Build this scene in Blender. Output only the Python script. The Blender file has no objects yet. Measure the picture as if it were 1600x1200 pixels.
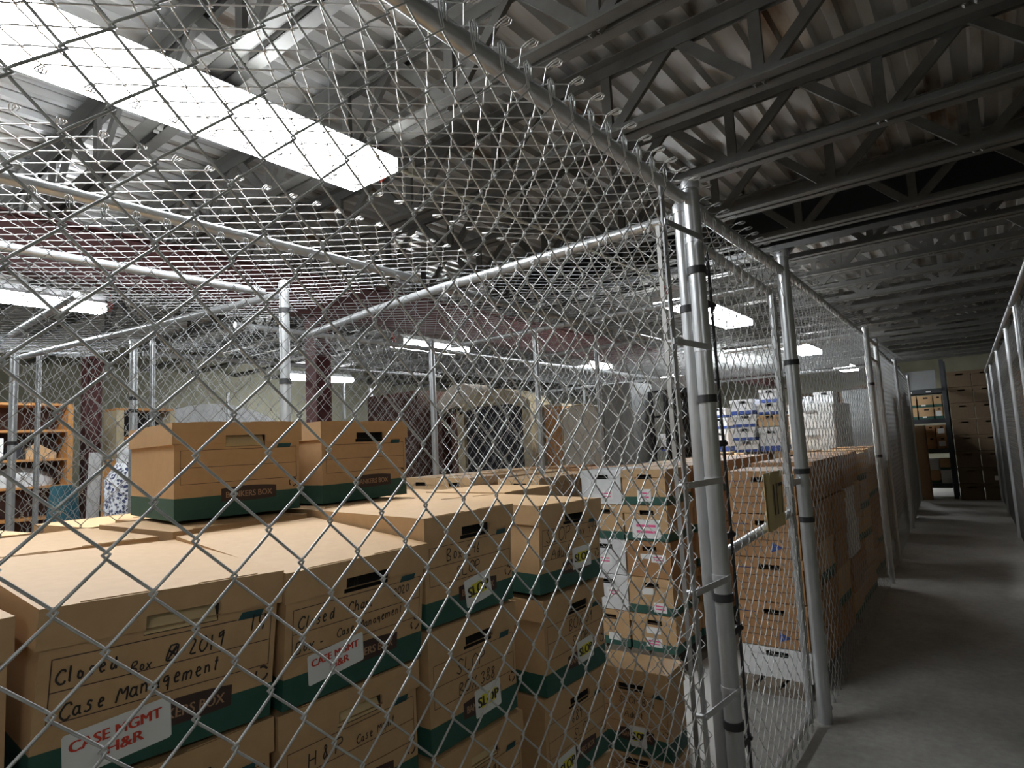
import bpy, math, random
import numpy as np
from mathutils import Vector, Matrix
random.seed(7)
PI = math.pi
scn = bpy.context.scene
COL = scn.collection

# ------------------------------------------------------------------ materials
def mat(name, color, rough=.6, metal=0., noise=None, scale=20., bump=0., spec=None, emit=None, strength=0., stretch=None):
    """noise = (second colour, amount): mottled by object-space noise"""
    m = bpy.data.materials.new(name); m.use_nodes = True
    nt = m.node_tree; b = nt.nodes['Principled BSDF']
    b.inputs['Base Color'].default_value = (*color, 1)
    b.inputs['Roughness'].default_value = rough
    b.inputs['Metallic'].default_value = metal
    if spec is not None: b.inputs['Specular IOR Level'].default_value = spec
    if emit:
        b.inputs['Emission Color'].default_value = (*emit, 1); b.inputs['Emission Strength'].default_value = strength
    if noise or bump:
        tc = nt.nodes.new('ShaderNodeTexCoord'); mp = nt.nodes.new('ShaderNodeMapping')
        if stretch: mp.inputs['Scale'].default_value = stretch
        nt.links.new(tc.outputs['Object'], mp.inputs['Vector'])
        nz = nt.nodes.new('ShaderNodeTexNoise'); nz.inputs['Scale'].default_value = scale
        nz.inputs['Detail'].default_value = 6; nz.inputs['Roughness'].default_value = .62
        nt.links.new(mp.outputs['Vector'], nz.inputs['Vector'])
        if noise:
            r = nt.nodes.new('ShaderNodeValToRGB')
            r.color_ramp.elements[0].position = .5 - noise[1] * .5; r.color_ramp.elements[1].position = .5 + noise[1] * .5
            r.color_ramp.elements[0].color = (*color, 1); r.color_ramp.elements[1].color = (*noise[0], 1)
            nt.links.new(nz.outputs['Fac'], r.inputs['Fac']); nt.links.new(r.outputs['Color'], b.inputs['Base Color'])
        if bump:
            bp = nt.nodes.new('ShaderNodeBump'); bp.inputs['Strength'].default_value = bump; bp.inputs['Distance'].default_value = .01
            nt.links.new(nz.outputs['Fac'], bp.inputs['Height']); nt.links.new(bp.outputs['Normal'], b.inputs['Normal'])
    return m

M = {}
M['kraft'] = mat('kraft_cardboard', (.56, .36, .185), .62, noise=((.50, .315, .155), .5), scale=45)
M['kraft_brown'] = mat('brown_cardboard', (.40, .21, .09), .65, noise=((.35, .18, .075), .5), scale=40)
M['kraft_dark'] = mat('dark_cardboard', (.27, .17, .085), .7, noise=((.22, .135, .07), .5), scale=30)
M['kraft_dim'] = mat('darkest_cardboard', (.13, .085, .045), .7, noise=((.105, .068, .035), .5), scale=30)  # darkest of the cardboard tones
M['green'] = mat('green_print', (.022, .085, .062), .6, noise=((.03, .10, .075), .6), scale=60)
M['ink'] = mat('black_ink', (.035, .028, .025), .6)
M['brownink'] = mat('brown_ink', (.055, .03, .025), .6)
M['pen'] = mat('marker_pen', (.03, .022, .02), .6)
M['logo_text'] = mat('logo_kraft', (.42, .25, .14), .65)
M['teal'] = mat('teal_print', (.015, .07, .075), .6)
M['paper'] = mat('white_paper', (.80, .80, .78), .55)
M['white_card'] = mat('white_cardboard', (.74, .74, .74), .55, noise=((.66, .66, .67), .5), scale=25)
M['blue'] = mat('blue_print', (.035, .07, .27), .55)
M['yellow'] = mat('yellow_print', (.75, .68, .06), .55)
M['red'] = mat('red_print', (.62, .06, .03), .55)
M['pink'] = mat('pink_print', (.80, .12, .30), .6)
M['hole'] = mat('box_inside', (.02, .017, .016), .9)
M['flap'] = mat('folded_flap', (.66, .50, .27), .65)
M['galv'] = mat('galvanized_steel', (.56, .575, .58), .33, .62, noise=((.40, .41, .42), .55), scale=14, bump=.05, stretch=(1, 1, .3))
M['wire'] = mat('galvanized_wire', (.78, .79, .79), .4, .45, noise=((.45, .45, .45), .6), scale=30)
M['wire_shaded'] = mat('shaded_wire', (.13, .13, .125), .55, .5)  # right aisle wire, darkened in colour to stand for shade
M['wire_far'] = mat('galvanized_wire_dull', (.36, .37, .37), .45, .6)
M['strap'] = mat('zinc_strap', (.68, .70, .71), .4, .7, noise=((.5, .5, .52), .5), scale=25)
M['clamp'] = mat('dark_clamp', (.05, .05, .052), .55, .6)
M['bar'] = mat('tension_bar_steel', (.30, .30, .29), .5, .7, noise=((.42, .41, .39), .6), scale=18)
M['joist'] = mat('joist_paint', (.165, .165, .155), .55, .15, noise=((.10, .095, .085), .6), scale=6, bump=.08)
M['joist_pale'] = mat('joist_pale_paint', (.40, .41, .40), .5, .1, noise=((.30, .30, .29), .6), scale=6)
M['girder'] = mat('oxide_red_paint', (.115, .04, .036), .6, noise=((.085, .03, .03), .6), scale=7)
M['rust'] = mat('rust', (.12, .05, .02), .8)
M['conduit'] = mat('conduit_paint', (.58, .57, .48), .5, .2)
M['fixture'] = mat('white_enamel', (.78, .78, .80), .35)
M['lamp'] = mat('fluorescent_lamp', (.9, .9, .9), .5, emit=(.93, .97, 1.0), strength=32.)
M['lamp_near'] = mat('fluorescent_lamp_near', (.9, .9, .9), .5, emit=(.93, .97, 1.0), strength=24.)  # nearest lamp, set weaker than the others to balance exposure
M['plasticred'] = mat('red_plastic', (.60, .05, .025), .4)
M['wood'] = mat('orange_wood', (.50, .24, .075), .5, noise=((.40, .18, .05), .6), scale=8, stretch=(1, 1, 6))
M['darkwood'] = mat('red_brown_wood', (.105, .045, .03), .5, noise=((.075, .03, .02), .6), scale=7, stretch=(1, 1, .2))
M['greywood'] = mat('weathered_wood', (.33, .29, .23), .7, noise=((.24, .20, .16), .6), scale=9, stretch=(.4, 1, 1))
M['beigewood'] = mat('beige_trim', (.48, .40, .26), .6, noise=((.40, .33, .2), .5), scale=9)
M['black'] = mat('black_fabric', (.012, .012, .017), .75, noise=((.022, .022, .028), .5), scale=30)
M['blackplastic'] = mat('black_plastic', (.02, .02, .021), .4)
M['cream'] = mat('cream_upholstery', (.62, .59, .52), .8, noise=((.52, .47, .38), .5), scale=5, bump=.2)
M['greypanel'] = mat('grey_laminate', (.30, .31, .31), .55, noise=((.25, .26, .26), .5), scale=5)
M['whitemetal'] = mat('white_painted_steel', (.62, .63, .62), .4, noise=((.55, .56, .55), .5), scale=4)
M['rack'] = mat('rack_steel', (.05, .055, .06), .5, .4)
M['purple'] = mat('purple_plastic', (.16, .14, .42), .5)
M['tealcloth'] = mat('teal_cloth', (.02, .10, .13), .8)
M['bag'] = mat('grey_plastic_bag', (.55, .56, .55), .4, noise=((.42, .42, .43), .6), scale=20, bump=.6)
M['tan_sign'] = mat('tan_sign_board', (.56, .46, .24), .6, noise=((.50, .40, .2), .5), scale=30)
M['pallet'] = mat('pallet_wood', (.22, .18, .13), .8, noise=((.16, .13, .1), .6), scale=12)

def patterned():
    m = mat('patterned_cloth', (.7, .7, .72), .8); nt = m.node_tree; b = nt.nodes['Principled BSDF']
    tc = nt.nodes.new('ShaderNodeTexCoord'); v = nt.nodes.new('ShaderNodeTexVoronoi'); v.inputs['Scale'].default_value = 32
    r = nt.nodes.new('ShaderNodeValToRGB'); r.color_ramp.interpolation = 'CONSTANT'
    r.color_ramp.elements[0].color = (.04, .05, .12, 1); r.color_ramp.elements[1].position = .45; r.color_ramp.elements[1].color = (.68, .69, .72, 1)
    nt.links.new(tc.outputs['Object'], v.inputs['Vector']); nt.links.new(v.outputs['Distance'], r.inputs['Fac']); nt.links.new(r.outputs['Color'], b.inputs['Base Color'])
    return m
M['pattern'] = patterned()

def concrete():
    m = bpy.data.materials.new('worn_concrete'); m.use_nodes = True; nt = m.node_tree; b = nt.nodes['Principled BSDF']
    tc = nt.nodes.new('ShaderNodeTexCoord')
    def noise(s, d):
        n = nt.nodes.new('ShaderNodeTexNoise'); n.inputs['Scale'].default_value = s; n.inputs['Detail'].default_value = d; n.inputs['Roughness'].default_value = .65
        nt.links.new(tc.outputs['Object'], n.inputs['Vector']); return n
    a, c = noise(1.1, 8), noise(24, 6)
    r1 = nt.nodes.new('ShaderNodeValToRGB'); r1.color_ramp.elements[0].position = .33; r1.color_ramp.elements[1].position = .68
    r1.color_ramp.elements[0].color = (.27, .26, .24, 1); r1.color_ramp.elements[1].color = (.47, .46, .43, 1)
    r2 = nt.nodes.new('ShaderNodeValToRGB'); r2.color_ramp.elements[0].position = .3; r2.color_ramp.elements[1].position = .75
    r2.color_ramp.elements[0].color = (.72, .72, .72, 1); r2.color_ramp.elements[1].color = (1, 1, 1, 1)
    mx = nt.nodes.new('ShaderNodeMix'); mx.data_type = 'RGBA'; mx.blend_type = 'MULTIPLY'; mx.inputs['Factor'].default_value = 1
    nt.links.new(a.outputs['Fac'], r1.inputs['Fac']); nt.links.new(c.outputs['Fac'], r2.inputs['Fac'])
    nt.links.new(r1.outputs['Color'], mx.inputs['A']); nt.links.new(r2.outputs['Color'], mx.inputs['B'])
    nt.links.new(mx.outputs['Result'], b.inputs['Base Color'])
    bp = nt.nodes.new('ShaderNodeBump'); bp.inputs['Strength'].default_value = .25; bp.inputs['Distance'].default_value = .01
    nt.links.new(c.outputs['Fac'], bp.inputs['Height']); nt.links.new(bp.outputs['Normal'], b.inputs['Normal'])
    b.inputs['Roughness'].default_value = .62
    return m
M['concrete'] = concrete()

def deckmat():
    m = mat('galvanized_deck', (.42, .42, .42), .34, .45); nt = m.node_tree; b = nt.nodes['Principled BSDF']
    tc = nt.nodes.new('ShaderNodeTexCoord'); mp = nt.nodes.new('ShaderNodeMapping'); mp.inputs['Scale'].default_value = (1.6, .35, 1)
    n = nt.nodes.new('ShaderNodeTexNoise'); n.inputs['Scale'].default_value = 3.; n.inputs['Detail'].default_value = 7
    r = nt.nodes.new('ShaderNodeValToRGB'); e = r.color_ramp.elements
    e[0].position = .30; e[0].color = (.22, .14, .085, 1); e[1].position = .42; e[1].color = (.50, .485, .45, 1)
    x = e.new(.66); x.color = (.66, .67, .68, 1)
    nt.links.new(tc.outputs['Object'], mp.inputs['Vector']); nt.links.new(mp.outputs['Vector'], n.inputs['Vector'])
    nt.links.new(n.outputs['Fac'], r.inputs['Fac']); nt.links.new(r.outputs['Color'], b.inputs['Base Color'])
    return m
M['deck'] = deckmat()

def block(name, c1, c2):
    m = mat(name, c1, .85); nt = m.node_tree; b = nt.nodes['Principled BSDF']
    tc = nt.nodes.new('ShaderNodeTexCoord'); n = nt.nodes.new('ShaderNodeTexNoise'); n.inputs['Scale'].default_value = 2.5; n.inputs['Detail'].default_value = 6
    r = nt.nodes.new('ShaderNodeValToRGB'); r.color_ramp.elements[0].color = (*c1, 1); r.color_ramp.elements[1].color = (*c2, 1)
    r.color_ramp.elements[0].position = .35; r.color_ramp.elements[1].position = .65
    nt.links.new(tc.outputs['Object'], n.inputs['Vector']); nt.links.new(n.outputs['Fac'], r.inputs['Fac']); nt.links.new(r.outputs['Color'], b.inputs['Base Color'])
    return m
M['wall'] = block('painted_block', (.25, .24, .175), (.31, .295, .22))

# ------------------------------------------------------------------ mesh helpers
class MB:
    def __init__(s): s.v = []; s.f = []; s.m = []; s.smooth = []
    def add(s, vs, fs, mi=0, smooth=False):
        o = len(s.v); s.v += [tuple(v) for v in vs]
        for f in fs: s.f.append(tuple(i + o for i in f)); s.m.append(mi); s.smooth.append(smooth)
        return s
    def box(s, x0, x1, y0, y1, z0, z1, mi=0, mtx=None, skip=()):
        vs = [Vector((x, y, z)) for z in (z0, z1) for y in (y0, y1) for x in (x0, x1)]
        if mtx: vs = [mtx @ v for v in vs]
        fs = {'b': (0, 2, 3, 1), 't': (4, 5, 7, 6), 'f': (0, 1, 5, 4), 'k': (2, 6, 7, 3), 'l': (0, 4, 6, 2), 'r': (1, 3, 7, 5)}
        return s.add(vs, [fs[k] for k in fs if k not in skip], mi)
    def cbox(s, c, d, mi=0, mtx=None):
        return s.box(c[0]-d[0]/2, c[0]+d[0]/2, c[1]-d[1]/2, c[1]+d[1]/2, c[2]-d[2]/2, c[2]+d[2]/2, mi, mtx)
    def tube(s, pts, r, n=10, mi=0, caps=True, closed=False):
        pts = [Vector(p) for p in pts]; rings = []; N = len(pts)
        t0 = (pts[1] - pts[0]).normalized()
        ref = Vector((0, 0, 1)) if abs(t0.z) < .9 else Vector((1, 0, 0))
        u = t0.cross(ref).normalized()
        for i, p in enumerate(pts):
            if closed: t = (pts[(i+1) % N] - pts[i-1]).normalized()
            elif i == 0: t = t0
            elif i == N - 1: t = (pts[-1] - pts[-2]).normalized()
            else: t = ((pts[i+1] - p).normalized() + (p - pts[i-1]).normalized()).normalized()
            u = (u - t * u.dot(t)).normalized(); w = t.cross(u)
            rr = r[i] if isinstance(r, (list, tuple)) else r
            rings.append([p + (u * math.cos(2*PI*k/n) + w * math.sin(2*PI*k/n)) * rr for k in range(n)])
        vs = [v for ring in rings for v in ring]; fs = []
        for i in range(N if closed else N - 1):
            j = (i + 1) % N
            for k in range(n): fs.append((i*n+k, i*n+(k+1) % n, j*n+(k+1) % n, j*n+k))
        s.add(vs, fs, mi, True)
        if caps and not closed: s.add(rings[0], [tuple(range(n))[::-1]], mi); s.add(rings[-1], [tuple(range(n))], mi)
        return s
    def bar(s, a, b, w, h, mi=0, up=(0, 0, 1)):
        """rectangular bar from a to b, w across, h along 'up'"""
        a, b = Vector(a), Vector(b); t = (b - a).normalized(); up = Vector(up)
        x = t.cross(up).normalized() if t.cross(up).length > 1e-4 else t.cross(Vector((1, 0, 0))).normalized()
        z = x.cross(t)
        vs = [p + x*sx*w/2 + z*sz*h/2 for p in (a, b) for sz in (-1, 1) for sx in (-1, 1)]
        return s.add(vs, [(0, 1, 3, 2), (4, 6, 7, 5), (0, 4, 5, 1), (2, 3, 7, 6), (0, 2, 6, 4), (1, 5, 7, 3)], mi)
    def quad(s, a, b, c, d, mi=0): return s.add([a, b, c, d], [(0, 1, 2, 3)], mi)
    def mesh(s, name, mats):
        me = bpy.data.meshes.new(name); me.from_pydata(s.v, [], s.f)
        for m in mats: me.materials.append(m)
        me.polygons.foreach_set('material_index', s.m); me.polygons.foreach_set('use_smooth', s.smooth)
        me.update(); return me

def link(name, me, parent=None, loc=(0, 0, 0), rot=(0, 0, 0)):
    o = bpy.data.objects.new(name, me); COL.objects.link(o)
    o.location = loc; o.rotation_euler = rot
    if parent: o.parent = parent
    return o
def tag(o, label, cat, group=None):
    o['label'] = label; o['category'] = cat
    if not 4 <= len(label.split()) <= 16: import os; os.write(2, ('LABEL '+label+chr(10)).encode())
    if group: o['group'] = group
    return o
def thing(name, label, cat, loc=(0, 0, 0), rz=0., group=None, rot=None):
    o = bpy.data.objects.new(name, None); COL.objects.link(o); o.empty_display_size = .1
    o.location = loc; o.rotation_euler = rot or (0, 0, rz)
    return tag(o, label, cat, group)
def struct(name, me, loc=(0, 0, 0)):
    o = link(name, me, loc=loc); o['kind'] = 'structure'; return o
def mk(name, mats, parent, fn, **k):
    b = MB(); fn(b); return link(name, b.mesh(name, [M[x] for x in mats]), parent, **k)
ORD = ['zeroth', 'first', 'second', 'third', 'fourth', 'fifth', 'sixth', 'seventh', 'eighth', 'ninth', 'tenth', 'eleventh', 'twelfth',
       'thirteenth', 'fourteenth', 'fifteenth', 'sixteenth', 'seventeenth', 'eighteenth', 'nineteenth', 'twentieth', 'twenty-first', 'twenty-second', 'twenty-third', 'twenty-fourth', 'twenty-fifth', 'twenty-sixth', 'twenty-seventh']

# text as flat mesh data: (verts in xy, faces)
_tx = {}
def text_geo(txt, bold=0., shear=0., spacing=1.):
    k = (txt, bold, shear, spacing)
    if k in _tx: return _tx[k]
    cu = bpy.data.curves.new('txt', 'FONT'); cu.body = txt; cu.size = 1; cu.offset = bold; cu.shear = shear; cu.space_character = spacing
    cu.resolution_u = 3; cu.fill_mode = 'FRONT'
    o = bpy.data.objects.new('txt', cu); COL.objects.link(o)
    dg = bpy.context.evaluated_depsgraph_get(); dg.update()
    me = bpy.data.meshes.new_from_object(o.evaluated_get(dg))
    vs = [(v.co.x, v.co.y) for v in me.vertices]; fs = [tuple(p.vertices) for p in me.polygons]
    bpy.data.objects.remove(o); bpy.data.curves.remove(cu); bpy.data.meshes.remove(me)
    xs = [v[0] for v in vs]; ys = [v[1] for v in vs]
    x0, x1, y0, y1 = min(xs), max(xs), min(ys), max(ys)
    vs = [(x - x0, y - y0) for x, y in vs]
    _tx[k] = (vs, fs, x1 - x0, y1 - y0); return _tx[k]
def put_text(b, txt, x, z, h, y, mi=0, width=None, bold=0., shear=0., angle=0., wob=0.):
    """text standing in the local xz plane facing -y; x,z = lower left corner, h = letter height"""
    vs, fs, w, hh = text_geo(txt, 0., shear)
    sz = h / hh; sx = (width / w) if width else sz
    if bold > 0:                     # heavier letters: the outline struck again a hair to the side
        for i, dx in enumerate((-1, -.33, .33, 1)): put_text(b, txt, x + dx*bold*h*1.6, z, h, y - i*.00004, mi, width, -1, shear, angle, wob)
        return
    ca, sa = math.cos(angle), math.sin(angle); out = []
    for a, c in vs:
        p, q = a * sx, c * sz
        if wob: q += wob * h * math.sin(p / h * 2.1 + len(txt)); p += wob * .6 * h * math.sin(q / h * 3 + p / h)
        out.append((x + p * ca - q * sa, y, z + p * sa + q * ca))
    b.add(out, fs, mi)

# ------------------------------------------------------------------ chain link
DW, DH = .1025, .110
def np_mesh(name, V, F, mats):
    me = bpy.data.meshes.new(name); nv, nf = len(V), len(F)
    me.vertices.add(nv); me.vertices.foreach_set('co', V.astype(np.float32).ravel())
    me.loops.add(nf * 4); me.loops.foreach_set('vertex_index', F.astype(np.int32).ravel())
    me.polygons.add(nf); me.polygons.foreach_set('loop_start', np.arange(nf, dtype=np.int32) * 4)
    me.polygons.foreach_set('use_smooth', np.ones(nf, dtype=bool))
    for m in mats: me.materials.append(m)
    me.update(calc_edges=True); return me
def np_tube(P, r, n):
    T = np.gradient(P, axis=0); T /= np.linalg.norm(T, axis=1)[:, None]
    ref = np.array([.13, 1., .07]); ref /= np.linalg.norm(ref)
    U = np.cross(T, ref); U /= np.linalg.norm(U, axis=1)[:, None]; W = np.cross(T, U)
    a = np.arange(n) * 2 * PI / n
    V = P[:, None, :] + r * (np.cos(a)[None, :, None] * U[:, None, :] + np.sin(a)[None, :, None] * W[:, None, :])
    N = len(P); i = np.arange(N - 1)[:, None]; k = np.arange(n)[None, :]
    F = np.stack([i*n+k, i*n+(k+1) % n, (i+1)*n+(k+1) % n, (i+1)*n+k], -1).reshape(-1, 4)
    return V.reshape(-1, 3), F
def chain_link(name, width, height, r=.0019, n=4, fine=False, knuckle=True, material='wire', sag=0., dw=DW, dh=DH, jitter=.0, kh=1.):
    """woven diamonds in the local xz plane: every wire is a flattened spiral hooked into its neighbours"""
    hw = dw / 2; nw = int(width / hw); rows = int(height / dh); o = r * 2.0; e = r * 1.5
    wires = []
    for ph in (0, 1):
        pts = []
        for j in range(2 * rows + 1):
            z = j * dh / 2; right = (j + ph) % 2 == 1
            x = hw + o if right else -o; s = 1 if right else -1
            if fine:
                pts += [(x - s*.008, s * -e, z - .0075), (x, 0, z), (x - s*.008, s * e, z + .0075)]
            else: pts.append((x, s * e * .3, z))
        pts = np.array(pts)
        if fine: pts = pts[1:-1]
        V, F = np_tube(pts, r, n)
        parts = [(V, F)]
        if knuckle:
            for top in (True, False):
                zz = rows * dh if top else 0.; sg = 1 if top else -1
                j = 2 * rows if top else 0; x = (hw + o) if (j + ph) % 2 == 1 else -o
                q = kh if top else 1.
                L = np.array([(x, 0, zz), (x - .004, .002, zz + sg*.018*q), (x - .006, .003, zz + sg*.038*q), (x + .001, 0, zz + sg*.044*q),
                              (x + .008, -.003, zz + sg*.034*q), (x + .006, -.002, zz + sg*.012*q)])
                parts.append(np_tube(L, r, n))
        vo = 0; VV = []; FF = []
        for a, b in parts: VV.append(a); FF.append(b + vo); vo += len(a)
        wires.append((np.concatenate(VV), np.concatenate(FF)))
    Vs = []; Fs = []; off = 0; rng = np.random.default_rng(int(width * 1000) + int(height * 77))
    for i in range(nw):
        V, F = wires[i % 2]; V = V.copy(); V[:, 0] += i * hw
        Vs.append(V); Fs.append(F + off); off += len(V)
    V = np.concatenate(Vs); F = np.concatenate(Fs)
    if jitter:
        ph = rng.uniform(0, 6, 6)
        dx = jitter * (np.sin(V[:, 2]*5.1 + ph[0] + V[:, 0]*3) + .6*np.sin(V[:, 2]*13 + V[:, 0]*7 + ph[1]))
        dz = jitter * (np.sin(V[:, 0]*6.3 + ph[2] + V[:, 2]*2) + .6*np.sin(V[:, 0]*15 + V[:, 2]*9 + ph[3]))
        V[:, 1] += 1.2 * jitter * (np.sin(V[:, 0]*4 + ph[4]) * np.sin(V[:, 2]*3 + ph[5])); V[:, 0] += dx; V[:, 2] += dz
    if sag:
        V[:, 1] -= sag * np.sin(np.clip(V[:, 2] / height, 0, 1) * PI) * (1 + .4*np.sin(V[:, 0] * 3.1))
    return np_mesh(name, V, F, [M[material]])

# ================================================================== SETTING
X0, X1, Y0, Y1 = -12.5, 3.2, -3.2, 20.5
ZB, ZT, ZD = 3.20, 3.64, 3.68          # joist bottom chord, top chord, roof deck
b = MB(); b.box(X0, X1, Y0, Y1, -.1, 0); struct('floor', b.mesh('floor', [M['concrete']]))
def deck():
    b = MB(); p = .152; x = X0; prof = []
    while x < X1:
        prof += [(x, ZD), (x + .052, ZD), (x + .066, ZD + .045), (x + .138, ZD + .045)]; x += p
    vs = [(x, y, z) for y in (Y0, Y1) for x, z in prof]; n = len(prof)
    b.add(vs, [(i, i+1, n+i+1, n+i) for i in range(n-1)])
    b.box(X0, X1, Y0, Y1, ZD + .06, ZD + .12)
    struct('ceiling', b.mesh('ceiling', [M['deck']]))
deck()
for nm, bx in {'wall_left': (X0-.15, X0, Y0, Y1), 'wall_right': (X1, X1+.15, Y0, Y1), 'wall_back': (X0-.15, X1+.15, Y1, Y1+.15), 'wall_front': (X0-.15, X1+.15, Y0-.15, Y0)}.items():
    b = MB(); b.box(*bx, 0, ZD + .12); struct(nm, b.mesh(nm, [M['wall']]))

# ------------------------------------------------------------------ roof joists
JS = .88
joist_y = [3.08 + JS * k for k in range(-6, 20)]
def chord(b, z, flip, xa, xb):
    s = -1 if flip else 1                                    # paired angles with a gap
    for e in (-1, 1):
        b.box(xa, xb, min(e*.014, e*.082), max(e*.014, e*.082), z, z + .007)
        b.box(xa, xb, min(e*.014, e*.021), max(e*.014, e*.021), min(z, z + s*.065), max(z, z + s*.065))
bm_ = MB(); chord(bm_, ZB, False, X0, X1); me_bot = bm_.mesh('bottom_chord', [M['joist']])
bm_ = MB(); chord(bm_, ZT, True, X0, X1); me_top = bm_.mesh('top_chord', [M['joist']])
def web_geo(b, x, kind):
    zb, zt = ZB + .012, ZT - .012
    if kind == 0: a, c = (x, 0, zb), (x + .42, 0, zt)
    elif kind == 1: a, c = (x + .84, 0, zb), (x + .42, 0, zt)
    else: a, c = (x, 0, zb), (x, 0, zt)
    b.bar(a, c, .027, .058, up=(1, 0, 0) if kind == 2 else (0, 0, 1))
wm = []
for k in range(3):
    b = MB(); web_geo(b, 0, k); wm.append(b.mesh('web', [M['joist']]))
b = MB(); x = X0
while x < X1 - .9:
    for k in range(3): web_geo(b, x, k)
    x += .84
me_webs = b.mesh('web', [M['joist']])
near_n = 0
for i, y in enumerate(joist_y):
    far = y > 9.5 or y < -1
    lab = f"open-web grey steel roof joist, {ORD[i+1]} counting from the wall behind the viewer"
    t = thing('roof_joist', lab, 'roof joist', (0, y, 0), group='roof joists')
    link('top_chord', me_top, t); link('bottom_chord', me_bot, t)
    if far: link('web', me_webs, t)
    else:
        x = -9.14 + (.42 if i % 2 else 0)
        while x < 1.7:
            for k in range(3): link('web', wm[k], t, (x, 0, 0))
            x += .84

def ibeam(b, x0, x1, y0, y1, z0, z1, along):
    tf, tw = .016, .012
    if along == 'y':
        xm = (x0+x1)/2
        b.box(x0, x1, y0, y1, z0, z0+tf); b.box(x0, x1, y0, y1, z1-tf, z1); b.box(xm-tw/2, xm+tw/2, y0, y1, z0+tf, z1-tf)
    else:
        ym = (y0+y1)/2
        b.box(x0, x1, y0, y1, z0, z0+tf); b.box(x0, x1, y0, y1, z1-tf, z1); b.box(x0, x1, ym-tw/2, ym+tw/2, z0+tf, z1-tf)
b = MB(); ibeam(b, -5.15, -4.95, Y0, Y1, 2.80, 3.195, 'y')
tag(link('roof_girder', b.mesh('roof_girder', [M['girder']])), 'long oxide red steel girder under the roof joists, over the red-brown column', 'girder')
b = MB(); ibeam(b, -4.9, X1, 5.98, 6.15, 3.215, 3.60, 'x')
tag(link('cross_beam', b.mesh('cross_beam', [M['rack']])), 'deep black solid steel beam running crosswise among the roof joists', 'beam')
def column(x, y, label, w=.17):
    t = thing('steel_column', label, 'column', (x, y, 0))
    def sh(b):
        b.box(-w/2, w/2, -w/2, -w/2+.014, .015, 2.78); b.box(-w/2, w/2, w/2-.014, w/2, .015, 2.78); b.box(-.006, .006, -w/2+.014, w/2-.014, .015, 2.78)
        b.box(-w/2, w/2, -w/2, w/2, 2.78, 2.8)
    mk('shaft', ['girder'], t, sh)
    mk('base_plate', ['girder'], t, lambda b: b.box(-.15, .15, -.15, .15, 0, .015))
column(-5.05, 3.5, 'oxide red steel column standing under the girder, beyond the two top boxes')
column(-5.05, 9.6, 'oxide red steel column under the girder farther down the building')
column(-8.6, 2.75, 'dark red steel column standing right of the wooden bookshelf')

# ------------------------------------------------------------------ light fixtures
def fixture(x, y0, y1, z, label, w=.37, hook=None, lamp='lamp'):
    L = y1 - y0; t = thing('fluorescent_light', label, 'ceiling light', (x, (y0+y1)/2, z), group='fluorescent lights')
    def house(b):
        q = w*.455; pr = [(-q, .045), (-q + .03, .075), (-.07, .12), (.07, .12), (q - .03, .075), (q, .045)]
        n = len(pr); vs = [(px, s*L/2, pz) for s in (-1, 1) for px, pz in pr]
        b.add(vs, [(i, n+i, n+i+1, i+1) for i in range(n-1)] + [tuple(range(n)), tuple(range(2*n-1, n-1, -1)), (0, n-1, 2*n-1, n)])
    mk('housing', ['fixture'], t, house)
    mk('diffuser', [lamp], t, lambda b: b.box(-w/2+.004, w/2-.004, -L/2+.01, L/2-.01, -.04, .044))
    for s in (-1, 1):
        mk('end_cap', ['fixture'], t, lambda b: b.box(-w/2, w/2, min(s*L/2, s*(L/2+.008)), max(s*L/2, s*(L/2+.008)), -.03, .05))
        mk('hanger', ['galv'], t, lambda b: b.tube([(0, s*(L/2-.3), .12), (0, s*(L/2-.3), ZT - z)], .004, 6))
    if hook:
        def hk(b):
            yy = L/2 + .06 if hook > 0 else -L/2 - .06
            b.tube([(.0, yy, .16), (.0, yy, .05), (.02, yy, .015), (-.03, yy, .0), (-.05, yy + .02, .03)], .011, 6)
            b.box(-.03, .025, yy-.012, yy+.012, .03, .085); b.box(-.005, .005, min(yy, hook*L/2*.98), max(yy, hook*L/2*.98), .06, .07)
        mk('connector', ['plasticred'], t, hk)
    return t
fixture(-2.6, -.24, 2.2, 3.03, 'very bright long fluorescent light hanging over the nearest stacked boxes, the largest in the picture', hook=1, lamp='lamp_near')
fixture(-2.66, 6.3, 8.7, 3.0, 'bright fluorescent light partly behind the tall corner post', hook=-1)
fixture(-2.7, 11.7, 13.3, 3.0, 'small fluorescent light seen right of the gate post through the far mesh')
fixture(-2.8, 16.9, 18.2, 3.0, 'tiny farthest fluorescent light of the row nearest the aisle')
fixture(-6.6, -.4, 2.2, 2.97, 'long fluorescent light at the left edge above the wooden bookshelf', hook=1, w=.15)
fixture(-6.45, 5.75, 7.1, 2.98, 'fluorescent light above the arched wooden cabinet', hook=-1, w=.3)
fixture(-6.3, 10.4, 11.4, 3.0, 'fluorescent light above the cream upholstered piece, in the middle distance')
fixture(-6.4, 14.4, 15.8, 3.0, 'far fluorescent light above the grey cabinet')
fixture(-10.6, 6.6, 8.1, 3.0, 'far left fluorescent light seen beside the red-brown column', w=.3)

fixture(2.4, -2.95, -1.75, 3.0, 'short single tube light over the cages right of the aisle behind the viewer', w=.11)  # unseen lamp added to brighten the box fronts
b = MB(); b.tube([(-2.62, 2.4, 3.14), (-2.62, 9, 3.14)], .012, 8)
for y in (2.5, 5.72, 8.36): b.box(-2.64, -2.60, y-.01, y+.01, 3.13, 3.22)
tag(link('electrical_conduit', b.mesh('electrical_conduit', [M['conduit']])), 'pale metal conduit under the joists running on from the big light', 'conduit')

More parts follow.
